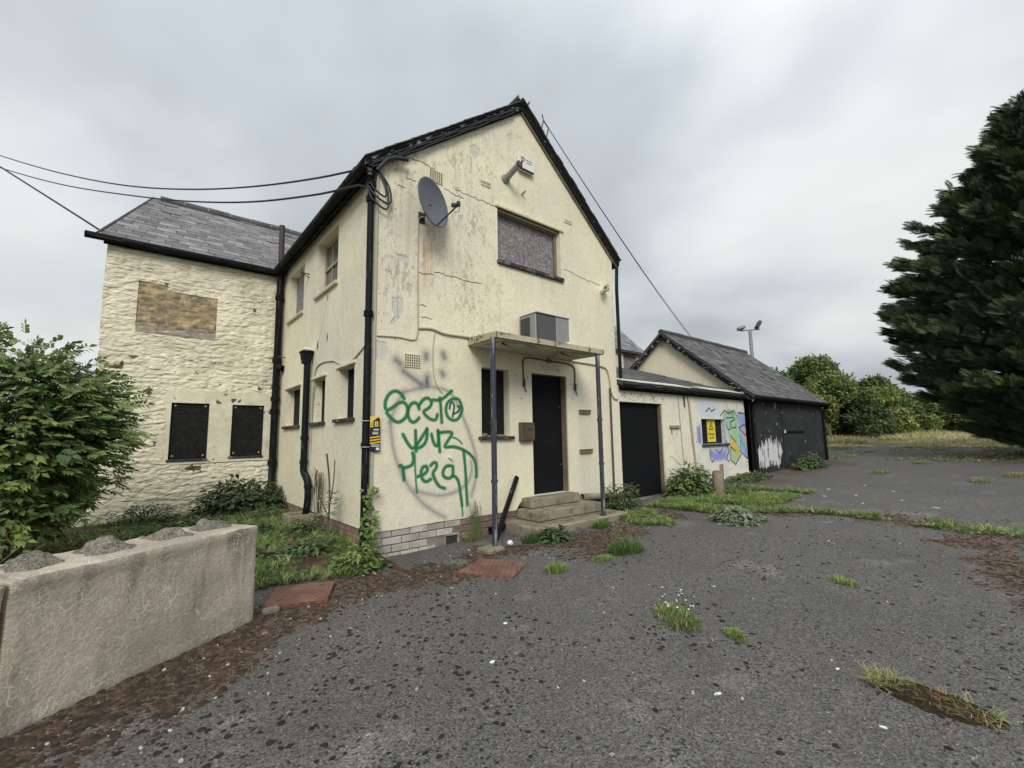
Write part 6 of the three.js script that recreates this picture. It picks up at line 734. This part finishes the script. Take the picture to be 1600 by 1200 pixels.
{ // saplings by the side wall
  const o = thing('sapling', 'bare forked sapling with a few leaves before the side wall plinth', 'sapling', [-0.22, hBed(-0.2, -0.95), -0.95]), v = new Veg(2081); obj('stem', [tube([[0, -0.05, 0], [0.02, 0.4, 0], [0.0, 0.8, 0.03], [-0.05, 1.15, 0.05]], 0.012, 16, 6), tube([[0.018, 0.40, 0], [0.1, 0.75, -0.1], [0.13, 1.05, -0.16]], 0.008, 12, 5), tube([[0.015, 0.3, 0], [-0.1, 0.5, 0.1], [-0.16, 0.62, 0.14]], 0.007, 10, 5)], M.twig, o); for (let i = 0; i < 46; i++) { const y = 0.3 + 0.35 * v.r(); v.leaf(new THREE.Vector3((v.r() - 0.5) * 0.2, y, (v.r() - 0.5) * 0.2), dirOut(v.r, 0.4), new THREE.Vector3(0, 1, 0.4).normalize(), 0.11, 0.045, pick(v.r, G_PALE)); } obj('leaves', v.build(), M.leaf, o);
  const c = thing('dead_climber', 'dry leafless climber twigs on the side wall beside the waste pipe', 'climber', [-0.06, hBed(-0.1, -1.85), -1.9]), r = rng(2083), l = []; for (let i = 0; i < 16; i++) { const z = (r() - 0.5) * 0.35; l.push(tube([[0, 0, z * 0.3], [-0.03 + 0.05 * r(), 0.35 + 0.2 * r(), z], [0.0, 0.5 + 0.4 * r(), z * 1.4 + 0.1 * (r() - 0.5)], [-0.02, 0.3 + 0.5 * r(), z * 1.8]], 0.004, 14, 4)); } obj('twigs', l, M.twig, c);
}
// grass that nobody could count
function bladeClump(seed, n, w) { const v = new Veg(seed), r = v.r; for (let i = 0; i < n; i++) v.blade(new THREE.Vector3((r() - 0.5) * 0.06, 0, (r() - 0.5) * 0.06), new THREE.Vector3((r() - 0.5) * 1.5, 0.7 + 0.5 * r(), (r() - 0.5) * 1.5).normalize(), 0.5 + 0.5 * r(), w, [0.85 + 0.3 * r(), 0.85 + 0.3 * r(), 0.85 + 0.3 * r()]); return v.build(); }
function scatter(name, label, cat, geo, mat, spots) {
  const im = new THREE.InstancedMesh(geo, mat, spots.length), m = new THREE.Matrix4(), q = new THREE.Quaternion(), e = new THREE.Euler(), c = new THREE.Color(); im.name = name; im.castShadow = im.receiveShadow = true;
  spots.forEach((s, i) => { e.set(...(s.rot || [0, 0, 0])); q.setFromEuler(e); m.compose(V(s.p), q, V(s.s)); im.setMatrixAt(i, m); im.setColorAt(i, c.setRGB(...s.c)); }); scene.add(im); tag(im, label, cat, null, 'stuff'); return im;
}
M.grass = new THREE.MeshPhysicalMaterial({ vertexColors: true, roughness: 0.85, transmission: 0.2, thickness: 0 });
const clumpG = bladeClump(2101, 9, 0.045), clumpD = bladeClump(2102, 10, 0.03);
{
  const r = rng(2111), S = []; let n = 0; while (S.length < 8500 && n++ < 40000) { const x = -3.6 + 3.6 * Math.sqrt(r()), z = -4.9 + 5.5 * r(), e = bedZ(x) - z; if (e < 0.02 || x > -0.05) continue; const d = fbm(x * 1.6 + 30, z * 1.6 + 30, 3, 2113); if (d < 0.27 + 0.22 * r()) continue; const k = pick(r, r() < 0.2 ? G_STRAW : r() < 0.35 ? G_LIGHT : r() < 0.4 ? G_DARK : G_MID), h = 0.04 + 0.2 * r() * r() * d * 1.6; S.push({ p: [x, hBed(x, z) - 0.004, z], s: [0.12 + 0.1 * r(), h, 0.12 + 0.1 * r()], rot: [0, r() * 6.28, 0], c: k }); }
  scatter('lawn_grass', 'rough green grass growing in the bed along the side wall', 'grass', clumpG, M.grass, S);
}
{
  const r = rng(2121), S = []; let n = 0; while (S.length < 6500 && n++ < 60000) { const q = r(); let x, z; if (q < 0.62) { x = 4.0 + 3.6 * r(); z = 0.9 + 8 * r() * r(); const d = distPath(x, z, STRIP), nn = fbm(x * 2 + 30, z * 2 + 30, 3, 2123); if (d + (nn - 0.5) * 0.55 > 0.26 + (z > 4 ? 0.05 : 0) || nn < 0.46) continue; } else if (q < 0.9) { x = 5 + 3.4 * r(); z = 0.5 + 1.7 * r(); const nn = fbm(x * 1.4 + 30, z * 1.4 + 30, 3, 2127); if (nn < 0.44) continue; } else { x = 3.2 + 2.2 * r(); z = 0.7 + 1.0 * r(); if (fbm(x * 1.8 + 30, z * 1.8 + 30, 3, 2129) < 0.55) continue; } const k = pick(r, r() < 0.22 ? G_STRAW : r() < 0.4 ? G_LIGHT : G_MID); S.push({ p: [x, hG(x, z) - 0.004, z], s: [0.14 + 0.12 * r(), 0.05 + 0.15 * r() * r(), 0.14 + 0.12 * r()], rot: [0, r() * 6.28, 0], c: k }); }
  scatter('grass_strip', 'strip of rough grass and weeds growing along the tarmac joint', 'grass', clumpG, M.grass, S);
}
{
  const r = rng(2131), S = []; for (let i = 0; i < 15000; i++) { const x = 24.5 + 22 * Math.pow(r(), 1.3), z = -12 + 24 * r(), nn = fbm(x * 0.3 + 30, z * 0.3 + 30, 3, 2133); if (nn < 0.36) continue; const e = sstep(24.5, 28, x); S.push({ p: [x, (x < 27 ? hG(x, z) : hBase(x)) - 0.03, z], s: [0.5 + 0.4 * r(), (0.3 + 0.75 * r() * nn) * (0.3 + 0.7 * e), 0.5 + 0.4 * r()], rot: [0, r() * 6.28, 0], c: pick(r, r() < 0.72 ? [[0.62, 0.52, 0.29], [0.55, 0.47, 0.26], [0.68, 0.58, 0.35]] : G_LIGHT) }); }
  scatter('dry_grass', 'pale dry grass on the far edge of the car park', 'grass', clumpD, M.grass, S);
  const S2 = []; for (let i = 0; i < 5000; i++) { const x = 17 + 10 * r(), z = -4 + 14 * r(), nn = fbm(x * 0.35 + 60, z * 0.9 + 60, 3, 2137); if (nn < 0.56) continue; S2.push({ p: [x, hG(x, z) - 0.005, z], s: [0.3, 0.05 + 0.1 * r(), 0.3], rot: [0, r() * 6.28, 0], c: pick(r, r() < 0.4 ? G_STRAW : G_MID) }); } scatter('sparse_grass', 'sparse short grass creeping over the far tarmac', 'grass', clumpG, M.grass, S2);
}
{ // moss cushions and loose stones on the tarmac
  const g = new THREE.IcosahedronGeometry(1, 1), p = g.attributes.position; for (let i = 0; i < p.count; i++) { const k = 0.7 + 0.6 * fbm(p.getX(i) * 2 + 9, p.getY(i) * 2 + p.getZ(i) * 1.7 + 9, 2, 2141); p.setXYZ(i, p.getX(i) * k, p.getY(i) * k, p.getZ(i) * k); } g.computeVertexNormals(); const mg = clean(g), r = rng(2143), S = []; let n = 0;
  while (S.length < 22000 && n++ < 400000) { const x = -3.4 + 10.5 * r() * (r() < 0.6 ? r() : 1), z = 0.35 + 5.2 * r(); if (z < bedZ(x) && x < 0) continue; if (x > 0 && z < 0.05) continue; const m = mossAt(x, z), cl = sstep(0.48, 0.66, fbm(x * 1.1 + 90, z * 1.1 + 90, 4, 2147)); if (r() > 0.75 * m + 0.10 * cl + 0.012) continue; const s = (m > 0.3 ? 0.003 : 0.002) + (m > 0.3 ? 0.013 : 0.010) * Math.pow(r(), 3), f = 0.6 + 0.6 * r(); S.push({ p: [x, hG(x, z) + s * 0.1, z], s: [s * (1 + r()), s * 0.55, s * (1 + r())], rot: [0, r() * 6, 0], c: m < 0.3 ? [0.018 * f, 0.0155 * f, 0.013 * f] : r() < 0.6 ? [0.04 * f, 0.027 * f, 0.018 * f] : [0.075 * f, 0.045 * f, 0.026 * f] }); }
  scatter('moss_cushions', 'small dark brown moss cushions dotted over the tarmac', 'moss', mg, std({ color: col(1, 1, 1), roughness: 1 }), S);
  const d = clean(new THREE.DodecahedronGeometry(1, 0)), S2 = []; n = 0; while (S2.length < 1300 && n++ < 60000) { const x = -3.2 + 13 * r() * (r() < 0.5 ? r() : 1), z = 0.3 + 5.3 * r(); if (z < bedZ(x) && x < 0) continue; const m = distPath(x, z, MOSS_LINE) < 0.7 || distPath(x, z, STRIP) < 0.5; if (r() > (m ? 0.3 : 0.06)) continue; const s = 0.002 + 0.007 * Math.pow(r(), 4), f = 0.5 + r(); S2.push({ p: [x, hG(x, z) + s * 0.3, z], s: [s * (1 + r()), s * 0.8, s * (1 + r())], rot: [r(), r() * 6, r()], c: [0.36 * f, 0.34 * f, 0.30 * f] }); }
  scatter('loose_stones', 'scattered pale stone chips on the tarmac', 'gravel', d, std({ color: col(1, 1, 1), roughness: 0.95 }), S2);
}
{ // litter
  const r = rng(2151); const spots = [[-0.02, 2.6, 0.02, 0.03], [-0.45, 3.0, 0.02, 0.028], [0.25, 4.1, 0.035, 0.02], [0.55, 4.75, 0.03, 0.015], [7.6, 4.1, 0.10, 0.02], [7.9, 2.5, 0.05, 0.05], [8.9, 2.3, 0.06, 0.04], [5.75, 0.55, 0.08, 0.06], [8.3, 2.9, 0.04, 0.04], [9.9, 2.7, 0.05, 0.04], [7.4, 3.2, 0.03, 0.03], [9.2, 3.3, 0.04, 0.04], [8.1, 3.6, 0.03, 0.03], [1.0, 4.45, 0.02, 0.015], [1.85, 3.3, 0.02, 0.02]];
  for (const [x, z, a, b] of spots) { const o = thing('litter_scrap', 'small white litter scrap lying on the tarmac', 'litter', [x, hG(x, z) + 0.003, z], 'white litter on the tarmac', r() * 6); const P = [], n = 7, pt = (k) => { const t = k / n * 6.283, q = 0.7 + 0.5 * hsh(k % n, Math.round(x * 100), 5); return [Math.cos(t) * a * q * 0.65, 0.003 + 0.006 * hsh(k % n, 3, Math.round(z * 100)), Math.sin(t) * b * q * 0.65]; }; for (let k = 0; k < n; k++) { const p = pt(k), q = pt(k + 1); P.push(0, 0.01, 0, ...q, ...p, 0, 0.0, 0, ...p.map((v, i) => i === 1 ? 0 : v), ...q.map((v, i) => i === 1 ? 0 : v), ...p, ...q, ...q.map((v, i) => i === 1 ? 0 : v)); } obj('scrap', flat(P), M.plasticBag, o); }
  const o = thing('paper_litter', 'crumpled white paper by the foot of the porch post', 'litter', [1.58, hG(1.58, 0.75), 0.72]); const g = new THREE.IcosahedronGeometry(0.035, 3), p = g.attributes.position; for (let i = 0; i < p.count; i++) { const k = 0.4 + fbm(p.getX(i) * 22 + 9, p.getY(i) * 22 + p.getZ(i) * 19 + 9, 2, 6); p.setXYZ(i, p.getX(i) * k * 1.3, Math.max(0, p.getY(i) * k + 0.02), p.getZ(i) * k); } g.computeVertexNormals(); obj('paper', clean(g), M.plasticBag, o);
  const st = thing('flat_stone', 'flat grey slate lump at the corner of the concrete block', 'stone', [-1.32, hG(-1.3, 1.08) - 0.01, 1.12]); const s = roughBox(0.13, 0.05, 0.08, 8, 4, 6, 0.008, 0.02, 2161); s.translate(0, 0.03, 0); obj('stone', clean(s), M.greyStone, st);
}
// ---------- trees ----------
function sprayGeo(seed) { // flat drooping conifer spray of many fine scale-leaved twigs
  const v = new Veg(seed), r = v.r; const tw = (p, d, L, w) => { const s = new THREE.Vector3(-d.z, 0, d.x).normalize().multiplyScalar(w / 2), t = p.clone().addScaledVector(d, L); t.y -= L * 0.12; const m = p.clone().addScaledVector(d, L * 0.4), k = 0.8 + 0.4 * r(); v.tri(p, m.clone().add(s), t, [k, k, k]); v.tri(p, t, m.clone().sub(s), [k, k, k]); };
  const ax = new THREE.Vector3(1, 0, 0); tw(new THREE.Vector3(), ax, 1.1, 0.06); for (let i = 0; i < 12; i++) { const x = 0.08 + 0.85 * i / 12, L = 0.55 * (1 - 0.65 * x) * (0.8 + 0.4 * r()); for (const s of [-1, 1]) { const d = new THREE.Vector3(0.75, 0.1 * (r() - 0.5), s * 0.7).normalize(), p = new THREE.Vector3(x, -0.08 * x * x, 0); tw(p, d, L, 0.05); tw(p.clone().addScaledVector(d, L * 0.4), new THREE.Vector3(0.95, 0.15 * (r() - 0.5), s * 0.15).normalize(), L * 0.55, 0.042); tw(p.clone().addScaledVector(d, L * 0.3), new THREE.Vector3(0.3, 0.15 * (r() - 0.5), s * 0.95).normalize(), L * 0.4, 0.04); } }
  return v.build();
}
function instPart(name, geo, mat, parent, S) { const im = new THREE.InstancedMesh(geo, mat, S.length), m = new THREE.Matrix4(), c = new THREE.Color(); im.name = name; im.castShadow = im.receiveShadow = true; S.forEach((s, i) => { m.compose(s.p, s.q, s.s); im.setMatrixAt(i, m); im.setColorAt(i, c.setRGB(...s.c)); }); im.userData.kind = 'stuff'; parent.add(im); return im; }
{
  const cx = 20.3, cz = 6.25, o = thing('conifer_tree', 'huge dark green conifer with drooping sprays beside the car park', 'tree', [cx, hG(cx, cz), cz]), r = rng(2201), prof = [[0.35, 1.6], [1.0, 2.7], [2.2, 4.0], [3.4, 4.55], [5.0, 4.4], [6.5, 4.1], [8.2, 2.8], [9.4, 1.7], [10.6, 1.3], [11.8, 0.3]];
  const rad = (y) => { for (let i = 0; i + 1 < prof.length; i++) if (y <= prof[i + 1][0]) return lerp(prof[i][1], prof[i + 1][1], clamp((y - prof[i][0]) / (prof[i + 1][0] - prof[i][0]))); return 0.3; };
  obj('trunk', tube([[0, -0.2, 0], [0.05, 3, 0], [0, 7, 0.1], [0, 10.8, 0]], 0.28, 20, 10), M.bark, o);
  const S = [], limbs = [], up = new THREE.Vector3(0, 1, 0), X = new THREE.Vector3(1, 0, 0);
  for (let b = 0; b < 400; b++) {
    const y = 0.35 + 11.1 * Math.pow((b + r()) / 400, 1.12), a = b * 2.39996 + r() * 0.5, L = rad(y) * (0.72 + 0.34 * r()), rise = 0.10 + 0.35 * (y / 11) + 0.12 * (r() - 0.5), dir = new THREE.Vector3(Math.cos(a), 0, Math.sin(a)); const pt = (t) => new THREE.Vector3(dir.x * L * t, y - 0.35 + L * rise * t - 0.14 * L * t * t + 0.5 * t * t * t, dir.z * L * t);
    if (b % 2 === 0) limbs.push(tube([pt(0).toArray(), pt(0.5).toArray(), pt(0.95).toArray()], 0.028, 8, 5));
    const n = Math.round(32 + 18 * L); const hue = 0.75 + 0.5 * r();
    for (let k = 0; k < n; k++) { const t = 0.38 + 0.64 * Math.pow(r(), 0.75), p = pt(t), w = 0.42 * (1.15 - 0.85 * t) * Math.max(1, L * 0.36); const sd = new THREE.Vector3(-dir.z, 0, dir.x); p.addScaledVector(sd, (r() - 0.5) * 2 * w); p.y += (r() - 0.5) * 0.3; const d = dir.clone().multiplyScalar(0.8).addScaledVector(sd, (r() - 0.5) * 1.4).add(new THREE.Vector3(0, 0.42 + 0.5 * (r() - 0.5), 0)).normalize(); const q = new THREE.Quaternion().setFromUnitVectors(X, d).multiply(new THREE.Quaternion().setFromAxisAngle(X, (r() - 0.5) * 1.6)); const s = 0.28 + 0.28 * r(), f = hue * (0.7 + 0.6 * r()), tip = r() < 0.16; S.push({ p, q, s: new THREE.Vector3(s, s, s), c: tip ? [0.13 * f, 0.18 * f, 0.065 * f] : [0.065 * f, 0.105 * f, 0.047 * f] }); }
  }
  obj('limbs', limbs, M.twig, o).userData.kind = 'stuff'; M.spray = std({ vertexColors: true, roughness: 0.85 }); instPart('crown', sprayGeo(2203), M.spray, o, S);
}
const clusterG = (() => { const v = new Veg(2211), r = v.r; for (let i = 0; i < 16; i++) { const d = new THREE.Vector3(r() - 0.5, r() - 0.4, r() - 0.5).normalize(), k = 0.8 + 0.4 * r(); v.leaf(new THREE.Vector3((r() - 0.5) * 0.7, (r() - 0.5) * 0.5, (r() - 0.5) * 0.7), d, new THREE.Vector3(r() - 0.5, 0.9, r() - 0.5).normalize(), 0.42, 0.24, [k, k, k], 0.2); } return v.build(); })();
M.cluster = new THREE.MeshPhysicalMaterial({ vertexColors: true, roughness: 0.85, transmission: 0.15, thickness: 0 });
function broadTree(name, label, p, R, n, cols, seed, group, size = 0.52) {
  const r = rng(seed), y0 = (p[0] < 27 ? hG(p[0], p[1]) : hBase(p[0])) - 0.05, o = thing(name, label, 'tree', [p[0], y0, p[1]], group), S = [], lobes = []; const [rx, h, rz, low] = R;
  obj('trunk', [tube([[0, -0.1, 0], [0.1, h * 0.3, 0.05], [0, h * 0.6, 0]], 0.05 * h * 0.4, 12, 8), tube([[0.05, h * 0.25, 0], [rx * 0.3, h * 0.5, rz * 0.2], [rx * 0.5, h * 0.65, rz * 0.2]], 0.02 * h * 0.4, 10, 6), tube([[0.05, h * 0.3, 0], [-rx * 0.3, h * 0.5, -rz * 0.2], [-rx * 0.5, h * 0.7, -rz * 0.1]], 0.02 * h * 0.4, 10, 6)], M.bark, o);
  const nl = 12 + Math.floor(r() * 5); for (let i = 0; i < nl; i++) { const a = r() * 6.283, t = low + (0.86 - low) * Math.pow(r(), 0.9), w = Math.sin(Math.PI * clamp((t - low) / (1.08 - low) * 0.75 + 0.25)); lobes.push([Math.cos(a) * rx * 0.62 * w, h * t, Math.sin(a) * rz * 0.62 * w, (0.26 + 0.2 * r()) * Math.min(rx, h * 0.55), cols[Math.floor(r() * cols.length)], 0.75 + 0.5 * r()]); }
  for (let i = 0; i < n * 1.8; i++) { const l = lobes[Math.floor(r() * nl)], u = r() * 2 - 1, a = r() * 6.283, s = Math.sqrt(1 - u * u), q = l[3] * (0.55 + 0.5 * Math.pow(r(), 0.6)); const pos = new THREE.Vector3(l[0] + Math.cos(a) * s * q, l[1] + u * q * 0.8, l[2] + Math.sin(a) * s * q); if (pos.y < 0.1) continue; const f = l[5] * (0.75 + 0.5 * r()), z = size * (0.7 + 0.6 * r()); S.push({ p: pos, q: new THREE.Quaternion().setFromEuler(new THREE.Euler(r() - 0.5, r() * 6.28, r() - 0.5)), s: new THREE.Vector3(z, z, z), c: l[4].map((v) => v * f) }); }
  instPart('crown', clusterG, M.cluster, o, S); return o;
}
const T_OLIVE = [[0.22, 0.265, 0.075], [0.19, 0.245, 0.07], [0.25, 0.27, 0.08]], T_GREEN = [[0.155, 0.23, 0.07], [0.13, 0.20, 0.062], [0.18, 0.25, 0.078]], T_DARK = [[0.075, 0.125, 0.042], [0.09, 0.14, 0.048]];
broadTree('broadleaf_tree', 'dark green tree top showing over the garage ridge by the floodlight mast', [30, -6.4], [2.0, 5.0, 2.0, 0.3], 1500, T_DARK, 2301, undefined);
broadTree('broadleaf_tree', 'tall rounded green tree just beyond the garage end', [33.5, -4.2], [3.1, 5.7, 2.8, 0.15], 3400, T_GREEN, 2302, undefined);
broadTree('broadleaf_tree', 'olive green bush at the garage corner in front of the rounded tree', [29.5, -4.2], [1.7, 3.4, 1.6, 0.08], 1700, [...T_OLIVE, [0.12, 0.115, 0.03]], 2303, undefined);
broadTree('broadleaf_tree', 'spreading green tree between the rounded tree and the far hedge', [38.5, -2.6], [3.0, 4.1, 2.6, 0.1], 2600, [...T_GREEN, ...T_OLIVE], 2304, undefined);
broadTree('broadleaf_tree', 'dark bush under the spreading tree beside the dry grass', [34.5, -2.3], [1.6, 2.0, 1.4, 0.05], 1200, T_DARK, 2305, undefined);
for (const [x, z, w, h, s] of [[29.6, -7.2, 2.0, 4.6, 30], [32.6, -7.6, 2.4, 5.3, 38], [34.6, -5.4, 2.4, 5.2, 39], [31.6, -5.7, 2.1, 4.9, 31], [36, -3.1, 2.1, 4.0, 32], [37.6, -1.7, 2.0, 3.6, 33], [39.6, -0.4, 1.9, 3.0, 34], [41.4, 0.9, 1.9, 2.6, 35], [43.2, 2.2, 1.9, 2.3, 36], [45, 3.6, 1.9, 2.1, 37], [43, -1.6, 2.6, 3.0, 6], [45.5, 0.6, 2.6, 2.7, 7], [48, -0.6, 2.8, 3.0, 8], [46.5, 2.6, 2.2, 2.3, 9], [49, 4.6, 2.6, 2.6, 10], [50, 7.4, 3.0, 3.0, 11], [51, 11, 3.2, 3.2, 12]]) broadTree('hedge_bush', h > 4.5 ? 'tall green hedge crown showing over the far end of the garage roof' : 'olive green hedge bush behind the pale dry grass', [x, z], [w, h, w * 0.8, 0.05], 1500, [...T_OLIVE, ...T_GREEN], 2300 + s, h > 4.5 ? 'hedge crowns over the garage roof' : 'far hedge bushes');
broadTree('hedge_bush', 'bright green bush standing in the dry grass before the brick house', [40, 2.3], [1.1, 1.5, 1.0, 0.05], 800, [[0.10, 0.15, 0.04], [0.08, 0.13, 0.035]], 2320, undefined);
broadTree('broadleaf_tree', 'distant tree line crown behind the garage roof', [44, -12], [4, 5.5, 3.5, 0.1], 1800, T_DARK, 2321, undefined);

scene.traverse((o) => { if (o.isMesh) { o.castShadow = true; o.receiveShadow = true; } });
renderer.render(scene, camera);
